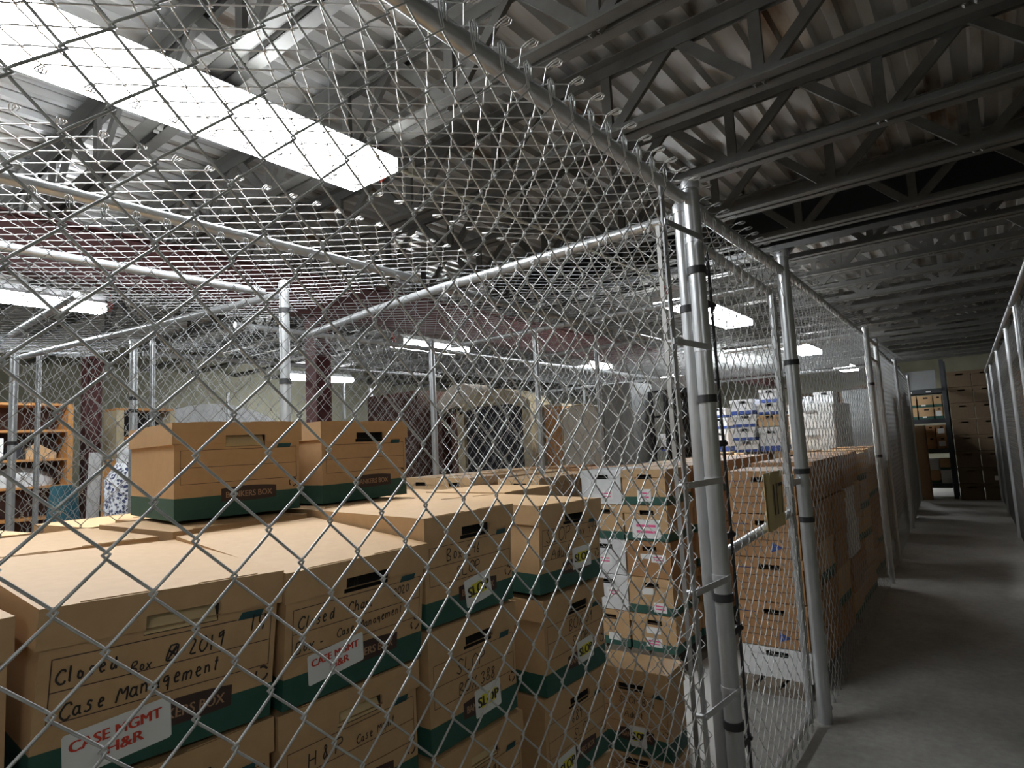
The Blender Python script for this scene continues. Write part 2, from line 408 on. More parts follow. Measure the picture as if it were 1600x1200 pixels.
# ------------------------------------------------------------------ fences
H = 2.40
def post(x, y, label, h=2.46, r=.03, group='fence posts', bands=(), lean=0):
    t = thing('fence_post', label, 'fence post', (x, y, 0), group=group)
    mk('tube', ['galv'], t, lambda b: b.tube([(0, 0, 0), (0, 0, h - .01)], r, 16))
    mk('cap', ['strap'], t, lambda b: b.tube([(0, 0, h-.03), (0, 0, h), (0, 0, h+.012), (0, 0, h+.02)], [r*1.12, r*1.12, r*.85, r*.3], 16))
    for z in bands: mk('brace_band', ['clamp'], t, lambda b: b.tube([(0, 0, z-.014), (0, 0, z+.014)], r*1.16, 16))
    return t
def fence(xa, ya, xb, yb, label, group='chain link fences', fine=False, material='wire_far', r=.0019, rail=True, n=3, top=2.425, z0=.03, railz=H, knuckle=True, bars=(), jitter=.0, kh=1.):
    dx, dy = xb-xa, yb-ya; L = math.hypot(dx, dy)
    if rail: xa, ya, xb, yb = xa + dx/L*.036, ya + dy/L*.036, xb - dx/L*.036, yb - dy/L*.036; L -= .072
    t = thing('chain_link_fence', label, 'fence', (xa, ya, 0), math.atan2(dy, dx), group=group)
    me = chain_link('wire_mesh', L, top - z0, r, n, fine, knuckle, material, jitter=jitter, kh=kh)
    link('wire_mesh', me, t, (0, 0, z0))
    if rail: mk('top_rail', ['galv'], t, lambda b: b.tube([(0, .03, railz), (L, .03, railz)], .0215, 12))
    return t

# nearest run, between the viewer and the boxes
XA = -.832
f = fence(XA, -.639, XA, 2.06, 'nearest galvanized chain link fence crossing the picture in front of the boxes', fine=True, material='wire', n=7, r=.00205, jitter=.0013, rail=False, z0=.063, kh=1.7)
L = 2.88
mk('top_rail', ['galv'], f, lambda b: b.tube([(-.3, .028, H), (2.87, .028, H)], .024, 18))
mk('tension_bar', ['strap'], f, lambda b: b.bar((2.66, .004, .04), (2.63, .004, 2.36), .006, .030, up=(1, 0, 0)))
for z in (2.23, 1.81, 1.32, .97, .58, .2):
    def band(b, z=z):
        b.bar((2.615, -.006, z), (2.885, -.032, z), .004, .022)
        b.tube([(2.901, 0, z-.011), (2.901, 0, z+.011)], .0335, 16)
        b.tube([(2.635, -.014, z), (2.635, .022, z)], .008, 8)
    mk('tension_band', ['strap'], f, band)
for y in (.2, .75, 1.3, 1.85):
    def tie(b, y=y):
        b.tube([(y + .012*math.sin(a) , .028 + .0265*math.cos(a), H + .0265*math.sin(a)) for a in [k*PI/6 for k in range(13)]], .0022, 5)
    mk('tie_wire', ['wire'], f, tie)
P1 = post(XA, 2.262, 'tall thick galvanized corner post left of the gate, in the right middle of the picture', r=.031, bands=(2.11, 1.62, .90, .46))
post(-.897, 2.318, 'bright galvanized post directly behind the tall corner post', r=.030, h=2.40, bands=(1.98,))
post(-.822, 3.53, 'galvanized gate latch post right of the numbered sign', r=.034, bands=(1.85, 1.27, 1.02))

# header over the gate and the gate leaf
t = thing('gate_header', 'galvanized rail with wire loops bridging the gate opening above', 'fence rail', (XA, 2.262, 0), PI/2)
mk('rail', ['galv'], t, lambda b: b.tube([(.02, 0, H-.04), (1.25, 0, H-.04)], .025, 16))
mk('rail_sleeve', ['strap'], t, lambda b: b.tube([(.025, 0, H-.04), (.10, 0, H-.04)], .029, 16))
link('wire_mesh', chain_link('wire_mesh', 1.14, .2, .0019, 4, True, True, 'wire', jitter=.003), t, (.06, -.026, 2.20))
g = thing('chain_link_gate', 'galvanized chain link gate with a tan numbered sign, between corner post and latch post', 'gate', (-.86, 2.345, 0), PI/2)
GW = 1.06
mk('hinge_stile', ['galv'], g, lambda b: b.tube([(.032, 0, .06), (.032, 0, 2.24)], .018, 12))
mk('latch_stile', ['galv'], g, lambda b: b.tube([(GW, 0, .06), (GW, 0, 2.22)], .02, 12))
mk('top_rail', ['galv'], g, lambda b: b.tube([(0, 0, 2.245), (GW, 0, 2.22)], .018, 12))
mk('middle_rail', ['galv'], g, lambda b: b.tube([(.0, 0, 1.03), (GW, 0, 1.07)], .019, 12))
mk('bottom_rail', ['galv'], g, lambda b: b.tube([(0, 0, .07), (GW, 0, .07)], .018, 12))
link('wire_mesh', chain_link('wire_mesh', 1.0, 2.18, .0019, 5, True, True, 'wire', jitter=.0022, dw=.094, dh=.105), g, (.05, -.02, .06))
mk('tension_bar', ['clamp'], g, lambda b: b.bar((.085, -.02, .06), (.07, -.02, 2.22), .006, .018, up=(1, 0, 0)))
mk('tension_bar', ['bar'], g, lambda b: b.bar((GW-.055, -.02, .06), (GW-.055, -.02, 2.2), .006, .018, up=(1, 0, 0)))
for z in (2.0, 1.45, 1.1, .75, .35):
    mk('tension_band', ['clamp'], g, lambda b: (b.bar((-.01, -.022, z), (.09, -.024, z), .008, .024), b.tube([(.08, -.035, z), (.08, .0, z)], .007, 6)))
for z in (1.9, .55):
    mk('hinge', ['strap'], g, lambda b: (b.tube([(0, 0, z-.03), (0, 0, z+.03)], .024, 12), b.bar((-.085, .0, z), (0, 0, z), .012, .03)))
mk('latch', ['strap'], g, lambda b: (b.tube([(GW, 0, 1.2), (GW, 0, 1.26)], .027, 12), b.bar((GW, -.02, 1.22), (GW+.11, -.03, 1.22), .01, .03)))
sg = thing('number_sign', 'tan paper sign with a tall hand lettered 117 tied to the gate', 'sign', (-.815, 2.975, 1.175), PI/2)
def sgn(b):
    n = 8
    for i in range(n):
        xa, xb = -.135 + .27*i/n, -.135 + .27*(i+1)/n
        f_ = lambda x: .006*math.sin(x*22)
        b.quad((xa, f_(xa), -.125), (xb, f_(xb), -.125), (xb, f_(xb), .125), (xa, f_(xa), .125))
    b.box(-.137, .137, .006, .0085, -.127, .127)
mk('board', ['tan_sign'], sg, sgn)
def sgt(b):
    [b.box(q, q+.013, -.0095, -.0085, -.062, .075) for q in (-.058, -.012)]; b.box(.03, .092, -.0095, -.0085, .06, .075); b.add([(.078, -.009, .06), (.092, -.009, .06), (.066, -.009, -.062), (.052, -.009, -.062)], [(3, 2, 1, 0)])
mk('lettering', ['ink'], sg, sgt)
for s in (-1, 1): mk('tie', ['wire'], sg, lambda b: b.tube([(s*.09, -.002, .10), (s*.09, -.01, .135), (s*.09, .02, .12), (s*.09, .03, .09)], .003, 5))

# aisle side, farther on
fence(-.825, 3.56, -.90, 6.86, 'chain link fence on the left of the aisle just beyond the gate latch post', material='wire_far')
post(-.90, 6.9, 'slim galvanized post on the left of the aisle, first beyond the gate latch post', r=.026, bands=(1.9, 1.2))
t = thing('chain_link_gate', 'dark framed second gate farther down the left of the aisle', 'gate', (-.93, 7.0, 0), PI/2 + .03)
mk('frame', ['bar'], t, lambda b: (b.tube([(0, 0, .05), (0, 0, 2.2), (.9, 0, 2.2), (.9, 0, .05), (0, 0, .05)], .018, 8), b.tube([(0, 0, 1.05), (.9, 0, 1.05)], .016, 8)))
link('wire_mesh', chain_link('wire_mesh', .88, 2.1, .0019, 3, False, False, 'wire_far'), t, (.01, -.02, .06))
mk('header_rail', ['galv'], t, lambda b: b.tube([(-.06, 0, H), (.96, 0, H)], .0215, 10))
post(-.96, 8.0, 'slim galvanized post on the left of the aisle, second beyond the gate latch post', r=.026)
fence(-.97, 8.0, -1.06, 10.6, 'chain link fence on the left of the aisle beyond the second gate')
post(-1.06, 10.64, 'slim galvanized post on the left of the aisle, third beyond the gate latch post', r=.026)
fence(-1.06, 10.72, -1.25, 14.4, 'last chain link fence on the left of the aisle before the end rack')
post(-1.25, 14.45, 'farthest galvanized post on the left of the aisle beside the end rack', r=.026)
# right of the aisle
ry = lambda y: .24 - .028 * (y - 6.3)
ys = [4.2, 6.3, 7.75, 10.1, 12.6, 14.6]
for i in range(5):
    fence(ry(ys[i]), ys[i], ry(ys[i+1]), ys[i+1], f'chain link fence on the right of the aisle, {ORD[i+1]} bay from the viewer', group='right aisle fences', material='wire_shaded', knuckle=False)
for i, y in enumerate(ys):
    post(ry(y), y, f'galvanized post on the right of the aisle, {ORD[i+1]} from the viewer', r=.028, group='right aisle posts')
# cross partition behind the near boxes
f = fence(-.955, 2.35, -2.34, 2.39, 'chain link partition behind the nearest boxes running left from the corner post', fine=True, material='wire', n=4, rail=False, jitter=.0018)
mk('top_rail', ['galv'], f, lambda b: b.tube([(.0, -.03, H-.02), (1.40, -.03, H-.03), (2.0, -.03, H - .05), (2.7, -.03, H - .09)], .024, 14))
mk('tension_bar', ['bar'], f, lambda b: b.bar((.06, .0, .04), (.06, 0, 2.36), .006, .018, up=(1, 0, 0)))
# long partitions parallel to the aisle
fence(-2.34, -.9, -2.34, 2.30, 'chain link partition along the back of the nearest boxes under a thick pale rail', material='wire_far', n=4)
fence(-2.40, 2.50, -2.40, 6.85, 'chain link partition left of the stacked boxes with pink labels')
fence(-3.10, -.9, -3.10, 1.86, 'chain link partition across the inner aisle, left of the nearest boxes', knuckle=False)
post(-3.08, 1.92, 'bright galvanized post rising behind the two top boxes', r=.028, bands=(1.9, 2.3))
fence(-3.12, 1.95, -6.3, 1.5, 'chain link partition in front of the wooden bookshelf', knuckle=False)
post(-6.3, 1.46, 'galvanized post at the left edge in front of the bookshelf', r=.03, bands=(1.7,))
post(-6.28, 1.62, 'thinner galvanized post at the left edge beside the thick one', r=.02)
fence(-4.0, 2.1, -4.0, 9.0, 'chain link partition in the middle distance in front of the arched cabinet')
post(-3.965, 3.95, 'galvanized post left of the arched cabinet', r=.028)
post(-5.35, 2.0, 'galvanized double post left of the two top boxes', r=.03, bands=(2.0, 1.9))
post(-5.30, 2.12, 'slim galvanized post right beside the double post', r=.02)
fence(-5.5, 2.1, -5.5, 5.7, 'far chain link partition left of the red-brown column')
post(-3.12, 4.4, 'galvanized post in front of the arched cabinet, right side', r=.024)
post(-3.14, 5.5, 'galvanized post right of the cream upholstered piece', r=.024)
for i, (x, y) in enumerate([(-7.2, 5.4), (-7.6, 6.2), (-8.3, 6.8), (-6.9, 7.6), (-6.2, 8.8), (-5.5, 9.12), (-3.9, 9.12), (-8.9, 4.6)]):
    post(x, y, f'thin far galvanized post in the background cages, {ORD[i+1]} of eight', r=.022, group='far background posts')
fence(-1.0, 6.95, -2.34, 6.95, 'chain link partition across behind the long field of box tops')
fence(-4.0, 9.05, -9.5, 9.05, 'far chain link partition running across the back of the cages')
fence(-1.15, 10.7, -4.0, 10.7, 'far chain link partition behind the white cabinet')
for nm, a, c, lab in [('support_rail', (-.9, 4.2), (-4.0, 4.26), 'galvanized rail crossing overhead above the stacked boxes with pink labels'),
                      ('support_rail', (-2.36, 5.6), (-4.0, 5.6), 'galvanized rail crossing overhead above the far box tops'),
                      ('support_rail', (-4.0, 1.2), (-5.5, 1.25), 'galvanized rail overhead near the left edge')]:
    b = MB(); b.tube([(a[0], a[1], H+.05), (c[0], c[1], H+.05)], .021, 10)
    tag(link(nm, b.mesh(nm, [M['galv']])), lab, 'fence rail', 'overhead support rails')

# mesh roofs laid over the cages (wires run crosswise; free edges hook upwards)
def roof(x0, x1, y0, y1, z, label, fine=False, sag=.02, n=3, material='wire_far', jitter=.002):
    me = chain_link('roof_mesh', y1-y0, abs(x1-x0), .0019, n, fine, True, material, sag=sag, jitter=jitter)
    o = link('roof_mesh', me, None, (x0, y0, z))
    # local x -> world y, local z -> world x (towards x1), local y -> up
    sx = 1 if x1 > x0 else -1
    o.matrix_world = Matrix(((0, 0, sx, x0), (1, 0, 0, y0), (0, 1, 0, z), (0, 0, 0, 1)))
    tag(o, label, 'wire roof', 'chain link cage roofs')
    return o
roof(-.80, -1.72, -.7, 2.32, 2.432, 'loose chain link roof strip over the nearest boxes beside the thick top rail', fine=True, n=5, material='wire')
roof(-1.97, -4.0, -.9, 2.3, 2.436, 'chain link roof with bright hooked edge, under the big fluorescent light', fine=True, n=5, material='wire')
roof(-.84, -2.3, 2.40, 6.8, 2.436, 'chain link roof over the gated cage with pink labelled boxes')
roof(-2.36, -4.0, 2.36, 9.0, 2.436, 'chain link roof over the inner aisle in the middle distance')
roof(-4.02, -6.4, -.9, 2.0, 2.45, 'chain link roof over the far left cage near the bookshelf')
roof(-4.02, -5.5, 2.1, 8.9, 2.436, 'chain link roof over the cage of the arched cabinet')
roof(-.98, -4.0, 7.0, 10.6, 2.44, 'chain link roof over the cage of the white cabinet')

# ------------------------------------------------------------------ boxes
_bc = {}
def box_meshes(w, d, h, style):
    """lidded storage box, front faces local -y; returns body, lid, hand hole meshes"""
    k = (round(w, 3), round(d, 3), round(h, 3), style)
    if k in _bc: return _bc[k]
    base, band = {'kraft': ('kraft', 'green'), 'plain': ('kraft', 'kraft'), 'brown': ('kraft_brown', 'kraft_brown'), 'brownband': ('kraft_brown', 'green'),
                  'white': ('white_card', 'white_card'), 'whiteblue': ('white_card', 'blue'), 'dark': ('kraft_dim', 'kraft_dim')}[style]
    i = .006; bw, bd = w/2 - i, d/2 - i; sk = .06 * h/.25; gb = .055 * h/.25; hw = .054 * w/.345; ho = .012
    b = MB(); hz0 = h - sk - .010; hz1 = h - sk + .02
    for z0, z1, mi in ((0, gb, 1), (gb, hz0, 0)):
        b.box(-bw, bw, -bd, bd, z0, z1, mi, skip=('t',) if mi else ('b', 't'))
    b.box(-bw, bw, -bd, bd, hz0, h - .009, 0, skip=('f', 'b'))
    for xa, xb, za, zb in ((-bw, ho-hw, hz0, h-.009), (ho+hw, bw, hz0, h-.009), (ho-hw, ho+hw, hz1, h-.009)):
        b.quad((xa, -bd, za), (xb, -bd, za), (xb, -bd, zb), (xa, -bd, zb))
    body = b.mesh('body', [M[base], M[band]])
    b = MB(); W, D = w/2, d/2; rnd = random.Random(int(w*1e4) + int(h*1e5)); n = 6; vs = []
    for jy in range(n+1):
        for jx in range(n+1):
            u, v = jx/n*2-1, jy/n*2-1
            e = max(abs(u), abs(v)); ed = .001 if e > .99 else 0
            vs.append((u*W, v*D, h - .0042 - ed + .0035*(1-u*u)*(1-v*v) + (rnd.uniform(-.0012, .0005) if e < .99 else 0)))
    b.add(vs, [(jy*(n+1)+jx, jy*(n+1)+jx+1, (jy+1)*(n+1)+jx+1, (jy+1)*(n+1)+jx) for jy in range(n) for jx in range(n)], 0, True)
    zt, zb = h - .0052, h - sk
    def skirt(xa, ya, xb, yb, z0=zb, z1=zt): b.quad((xa, ya, z0), (xb, yb, z0), (xb, yb, z1), (xa, ya, z1))
    skirt(W, -D, W, D); skirt(W, D, -W, D); skirt(-W, D, -W, -D)
    skirt(-W, -D, ho-hw, -D); skirt(ho+hw, -D, W, -D); skirt(ho-hw, -D, ho+hw, -D, hz1)
    b.add([(-W, -D, zb), (W, -D, zb), (W, D, zb), (-W, D, zb), (-bw, -bd, zb), (bw, -bd, zb), (bw, bd, zb), (-bw, bd, zb)], [(0, 4, 5, 1), (1, 5, 6, 2), (2, 6, 7, 3), (3, 7, 4, 0)])
    for s in (-1, 1):        # folded tabs along the front and back edge of the lid
        b.box(s*W*.45-.05, s*W*.45+.05, -D+.0035, -D+.005, h-.008, h-.0037); b.box(s*W*.45-.05, s*W*.45+.05, D-.005, D-.0035, h-.008, h-.0037)
    lid = b.mesh('lid', [M[base]])
    b = MB(); ya, yb = -bd - .0, -bd + .03
    xa, xb = ho-hw, ho+hw
    b.quad((xa, yb, hz0), (xb, yb, hz0), (xb, yb, hz1), (xa, yb, hz1)); b.quad((xa, ya, hz0), (xb, ya, hz0), (xb, yb, hz0), (xa, yb, hz0))
    b.quad((xa, ya, hz1), (xa, yb, hz1), (xb, yb, hz1), (xb, ya, hz1)); b.quad((xa, ya, hz0), (xa, yb, hz0), (xa, yb, hz1), (xa, ya, hz1)); b.quad((xb, ya, hz0), (xb, ya, hz1), (xb, yb, hz1), (xb, yb, hz0))
    hole = b.mesh('hand_hole', [M['hole']])
    _bc[k] = (body, lid, hole); return _bc[k]
_pc = {}
def print_mesh(w, d, h):
    k = (round(w, 3), round(d, 3), round(h, 3))
    if k in _pc: return _pc[k]
    y = -(d/2 - .006) - .0008; b = MB(); t = .0013
    X = lambda f: -w/2 + f*w
    Z = lambda f: h * (1 - f)
    def hl(x0, x1, z): b.quad((X(x0), y, Z(z)-t/2), (X(x1), y, Z(z)-t/2), (X(x1), y, Z(z)+t/2), (X(x0), y, Z(z)+t/2))
    def vl(x, z0, z1): b.quad((X(x)-t/2, y, Z(z1)), (X(x)+t/2, y, Z(z1)), (X(x)+t/2, y, Z(z0)), (X(x)-t/2, y, Z(z0)))
    hl(.06, .78, .305); hl(.06, .955, .48); hl(.06, .955, .645); vl(.06, .305, .645); vl(.955, .30, .645); hl(.82, .955, .30)
    # maker's mark: bowed dark plaque and lettering
    n = 8; x0, x1 = .35, .78; up = []; lo = []
    for j in range(n+1):
        u = j/n; bow = .018*(1-(2*u-1)**2); up.append((X(x0+(x1-x0)*u), y, Z(.715 - bow))); lo.append((X(x0+(x1-x0)*u), y, Z(.845 + bow*.6)))
    b.add(up + lo, [(j+n+1, j+n+2, j+1, j) for j in range(n)], 1)
    put_text(b, 'BANKERS BOX', X(.385), Z(.812), .062*h, y - .0005, 2, width=.36*w, bold=.02)
    vs = [(X(.785), Z(.31)), (X(.90), Z(.31)), (X(.915), Z(.262)), (X(.805), Z(.262))]
    b.add([(a, y, c) for a, c in vs], [(0, 1, 2, 3)], 3)
    for a in range(3):       # recycling arrows
        th = a*2*PI/3 + .5
        for q in range(4):
            t0, t1 = th + q*.36, th + (q+1)*.36; r0, r1 = .009, .013
            c = (X(.925), Z(.70))
            b.add([(c[0]+r*math.cos(tt), y, c[1]+r*math.sin(tt)) for r, tt in ((r0, t0), (r1, t0), (r1, t1), (r0, t1))], [(0, 1, 2, 3)], 0)
    _pc[k] = b.mesh('front_print', [M['brownink'], M['brownink'], M['logo_text'], M['teal']]); return _pc[k]
def sticker(t, d, x, z, w, h, kind, ang=0., y_extra=0.):
    """self-adhesive label on the front of a box; x,z = centre"""
    y = -(d/2 - .006) - .0016 - y_extra
    def base(b):
        c = .12*h; pts = [(-w/2+c*.4, -h/2), (w/2-c*.4, -h/2), (w/2, -h/2+c*.4), (w/2, h/2-c*.4), (w/2-c*.4, h/2), (-w/2+c*.4, h/2), (-w/2, h/2-c*.4), (-w/2, -h/2+c*.4)]
        b.add([(p, 0, q) for p, q in pts], [tuple(range(8))]); b.add([(p, .0006, q) for p, q in pts], [tuple(range(7, -1, -1))])
    s = mk('sticker', ['paper'], t, base, loc=(x, y, z), rot=(0, -ang, 0))
    if kind == 'SLOP':
        def yl(b):
            rows = [(-.30, .30, -.22, -.04), (-.38, .38, -.04, .14), (-.26, .34, .14, .24)]
            for a, c, e, f_ in rows: b.quad((a*w, -.0005, e*h), (c*w, -.0005, e*h), (c*w, -.0005, f_*h), (a*w, -.0005, f_*h))
        mk('highlight', ['yellow'], s, yl)
        mk('sticker_text', ['ink'], s, lambda b: put_text(b, 'SLOP', -.40*w, -.17*h, .36*h, -.001, width=.8*w, bold=.045))
    elif kind == 'CASE':
        mk('sticker_text', ['red'], s, lambda b: (put_text(b, 'CASE MGMT', -.44*w, .08*h, .24*h, -.001, width=.84*w, bold=.035), put_text(b, 'H&R', -.12*w, -.27*h, .24*h, -.001, width=.34*w, bold=.035)))
    elif kind == 'PINK':
        mk('sticker_text', ['pink'], s, lambda b: [b.box(-.34*w+i*.0, .34*w, -.0012, -.001, q*h, q*h+.13*h) for i, q in enumerate((-.22, .1))])
    elif kind == 'YELLOW':
        mk('sticker_text', ['yellow'], s, lambda b: b.box(-.48*w, .48*w, -.0012, -.0006, -.48*h, .48*h))
        mk('print_lines', ['ink'], s, lambda b: [b.box(-.36*w, .36*w, -.0016, -.0013, q*h, q*h+.05*h) for q in (-.3, -.12, .06, .24)])
    return s
ST = {'C': '98 8A 5A 26 23 50 80 92', 'l': '4A 30 41', 'o': '55 36 22 40 71 74 55', 's': '75 46 34 63 61 30 11', 'e': '13 74 56 36 22 40 71', 'd': '75 46 22 40 72 7A 80', 'B': '20 2A 7A 77 25 83 70 20',
 'x': '16 70|86 10', '@': '2A 00 80 9A 2A|17 83|33 79|21 88', '-': '14 74', '2': '18 4A 88 20 90', '0': '5A 17 13 50 93 97 5A', '1': '5A 50', '9': '8A 39 36 67 8A 70', '4': '2A 25 95|8A 80', 'a': '75 36 12 40 72|76 71 90', 'M': '10 2A 54 8A 90',
 'n': '16 10|14 46 64 60', 'g': '76 36 23 63 76 7D|74 7C|71 50', 'm': '06 00|05 26 34 30|35 66 74 70', 't': '4A 41 60|17 77', 'h': '1A 10|14 46 74 70', 'r': '16 10|13 46 66', 'u': '16 11 40 71|76 70', '6': '7A 34 31 60 73 44 22', 'S': '98 5A 28 45 72 50 12',
 'L': '1A 10 80', 'O': '5A 17 12 50 93 98 5A', 'P': '10 1A 7A 86 25', 'A': '00 5A 90|24 74', '8': '55 28 5A 88 55 12 50 92 55', '3': '18 5A 88 45 93 50 11', '5': '9A 3A 25 74 72 40 11', 'R': '10 1A 7A 86 25 80', 'H': '1A 10|8A 80|15 85', '&': '80 29 4A 68 13 30 63', 'K': '1A 10|8A 15 80', 'X': '1A 80|8A 10', 'c': '75 46 22 40 71'}
def put_hand(b, txt, x, z, h, y, ang, rnd, wd=.0021):
    """marker writing: every letter a few ribbon strokes"""
    ca, sa = math.cos(ang), math.sin(ang); px = 0.
    for ch in txt:
        if ch == ' ': px += .45*h; continue
        sc = h * rnd.uniform(.90, 1.1); dz = rnd.uniform(-.06, .06)*h; sl = rnd.uniform(.05, .2); wch = .74 if ch.isupper() or ch in '@m' else .40 if ch in 'ltr1' else .55
        for strokeline in ST[ch].split('|'):
            P = []
            for tk in strokeline.split():
                a, c = int(tk[0], 16)/9, int(tk[1], 16)/10
                if ch == 'g' and c > 1: c = 1.0 - c - .0
                u = a*wch*sc + sl*c*sc; v = c*sc + dz
                P.append((px + u, v))
            Q = [P[0]]                                  # round the corners a little
            for i in range(1, len(P)-1):
                p0, p1, p2 = P[i-1], P[i], P[i+1]
                for f_ in (.7, 1., 1.3):
                    if f_ <= 1: e_ = (p0[0]+(p1[0]-p0[0])*f_, p0[1]+(p1[1]-p0[1])*f_)
                    else: e_ = (p1[0]+(p2[0]-p1[0])*(f_-1), p1[1]+(p2[1]-p1[1])*(f_-1))
                    if f_ == 1.: e_ = (.5*e_[0]+.25*(Q[-1][0]+p1[0]+(p2[0]-p1[0])*.3), .5*e_[1]+.25*(Q[-1][1]+p1[1]+(p2[1]-p1[1])*.3))
                    Q.append(e_)
            Q.append(P[-1]); vs = []
            for i, p in enumerate(Q):
                q0, q1 = Q[max(i-1, 0)], Q[min(i+1, len(Q)-1)]
                t = Vector((q1[0]-q0[0], q1[1]-q0[1])); t = t.normalized() if t.length > 1e-9 else Vector((1, 0)); nx, nz = -t.y*wd/2, t.x*wd/2
                for sg_ in (1, -1):
                    u, v = p[0]+sg_*nx, p[1]+sg_*nz; vs.append((x + u*ca - v*sa, y, z + u*sa + v*ca))
            b.add(vs, [(2*i, 2*i+1, 2*i+3, 2*i+2) for i in range(len(Q)-1)])
        px += (wch + .10) * sc
def carton(label, group, x, y, z, w, d, h, rz=0., style='kraft', flap=False, printed=False, writing=(), stickers=(), tilt=0., roll=0., name='storage_box', hole=True):
    t = thing(name, label, 'box', (x, y, z), group=group, rot=(tilt, roll, rz))
    body, lid, hm = box_meshes(w, d, h, style)
    link('body', body, t); link('lid', lid, t)
    sk = .06*h/.25; hz0 = h - sk - .010
    if hole:
        link('hand_hole', hm, t)
        if flap: mk('hand_hole_flap', ['flap'], t, lambda b: b.add([(.012-.0535*w/.345, -d/2+.007, hz0+.001), (.012+.0535*w/.345, -d/2+.007, hz0+.001), (.012+.052*w/.345, -d/2+.020, hz0+.029), (.012-.052*w/.345, -d/2+.020, hz0+.029)], [(0, 1, 2, 3)]))
    if printed: link('front_print', print_mesh(w, d, h), t)
    if writing:
        y0 = -(d/2 - .006) - .0011
        def wr(b):
            for txt, fx, fz, hh, ang in writing: put_hand(b, txt, -w/2+fx*w, h*(1-fz), hh*.92, y0, ang, random.Random(len(txt)*7+int(fx*100)), .0021 if hh < .022 else .0027)
        mk('handwriting', ['pen'], t, wr)
    for st in stickers: sticker(t, d, *st)
    return t

# ---- front row, five stacks against the near fence (fronts face the aisle)
FX, BD = -1.245, .43
RZ = PI/2
def lower(cy, base, n, w, phrase, specs=None):
    p = base / n
    for k in range(n):
        fromtop = n - k                      # 1 = directly beneath the top box
        sp = (specs or {}).get(fromtop, {})
        lab = sp.pop('label', None) or f'kraft box with green base, {ORD[fromtop+1]} from top under {phrase}'
        lab = lab.replace('the box marked Closed Chart', 'the Closed Chart box').replace('the box marked Box 246', 'Box 246'); carton(lab, 'lidded boxes by the near fence', FX + random.uniform(-.012, .008), cy + random.uniform(-.003, .003), k*p, w-.004, BD, p-.0005, RZ + random.uniform(-.006, .006), **sp)
def top(label, cy, base, w, h=.25, rz=0., tilt=0., roll=0., dx=0., **k):
    return carton(label, 'lidded boxes by the near fence', FX+dx, cy, base+.001 + BD/2*abs(tilt) + w/2*abs(roll), w, BD, h, RZ+rz, tilt=tilt, roll=roll, printed=True, **k)
top('kraft storage box cut off by the left edge beside the closed case management box', .075, 1.05, .345, stickers=())
lower(.075, 1.05, 4, .345, 'the cut-off left box')
top('large kraft box marked 2019 Case Management with red lettered sticker, lower left', .436, 1.04, .356, flap=True, tilt=.07, roll=.045,
    writing=(('Closed', .07, .445, .022, .06), ('Box', .33, .478, .016, .02), ('@-2019', .47, .46, .026, .03), ('14', .84, .40, .030, .0), ('Case Management', .09, .635, .024, .05)),
    stickers=((-.065, .045, .140, .062, 'CASE', .10),))
lower(.443, 1.04, 4, .35, 'the box marked 2019', {1: dict(printed=True)})
top('kraft storage box marked Closed Chart 2020 with red lettered sticker, second from left', .797, 1.035, .345, tilt=.10,
    writing=(('11-15', .36, .235, .016, 0), ('Closed', .08, .45, .023, .03), ('Chart', .40, .44, .022, .03), ('2020', .74, .41, .018, .05), ('Box -', .07, .62, .022, .02), ('Case Management', .33, .60, .018, .06)),
    stickers=((-.055, .062, .125, .056, 'CASE', .10),))
lower(.797, 1.035, 4, .34, 'the box marked Closed Chart', {1: dict(printed=True, flap=True, writing=(('H & R', .18, .46, .026, .04), ('Case Mgmt', .50, .46, .018, .05)), label='kraft storage box with a cream hand hole flap, directly beneath the Closed Chart box')})
top('kraft storage box marked Box 246 SLOP with a tilted yellow and white sticker', 1.14, 1.085, .325, tilt=.02,
    writing=(('Box 246', .22, .45, .030, .03), ('SLOP', .32, .62, .028, .03)), stickers=((.02, .055, .095, .066, 'SLOP', .16),))
lower(1.14, 1.085, 4, .325, 'the box marked Box 246', {
    1: dict(printed=True, writing=(('SLOP', .28, .46, .034, .02), ('BOX 388', .30, .63, .030, .02)), stickers=((.04, .062, .095, .064, 'SLOP', .05),), label='kraft storage box marked BOX 388 with a SLOP sticker, beneath Box 246'),
    2: dict(printed=True, flap=True, writing=(('391', .55, .46, .034, .02),), label='kraft storage box marked 391, third from top under Box 246')})
top('kraft box marked SLOP Adult Box 444 with yellow sticker, nearest the corner post', 1.585, 1.055, .345, tilt=.02, roll=.03,
    writing=(('SLOP', .10, .46, .044, .02), ('Adult', .18, .65, .034, .02), ('Box 444', .55, .44, .030, .04)), stickers=((.055, .075, .105, .064, 'SLOP', .03),))
lower(1.585, 1.055, 4, .34, 'the SLOP Adult box', {
    1: dict(printed=True, writing=(('BOX 39', .38, .45, .034, .02), ('SLOP', .42, .63, .03, .02)), stickers=((.045, .072, .09, .064, 'SLOP', .04),), label='kraft storage box marked BOX 39 with a SLOP sticker, beneath the SLOP Adult box'),
    2: dict(printed=True, writing=(('689', .40, .44, .034, .02), ('SLOP', .42, .62, .03, .02)), stickers=((-.065, .05, .09, .068, 'SLOP', .06),), label='kraft box marked 689 with SLOP sticker, third from top beneath SLOP Adult')})

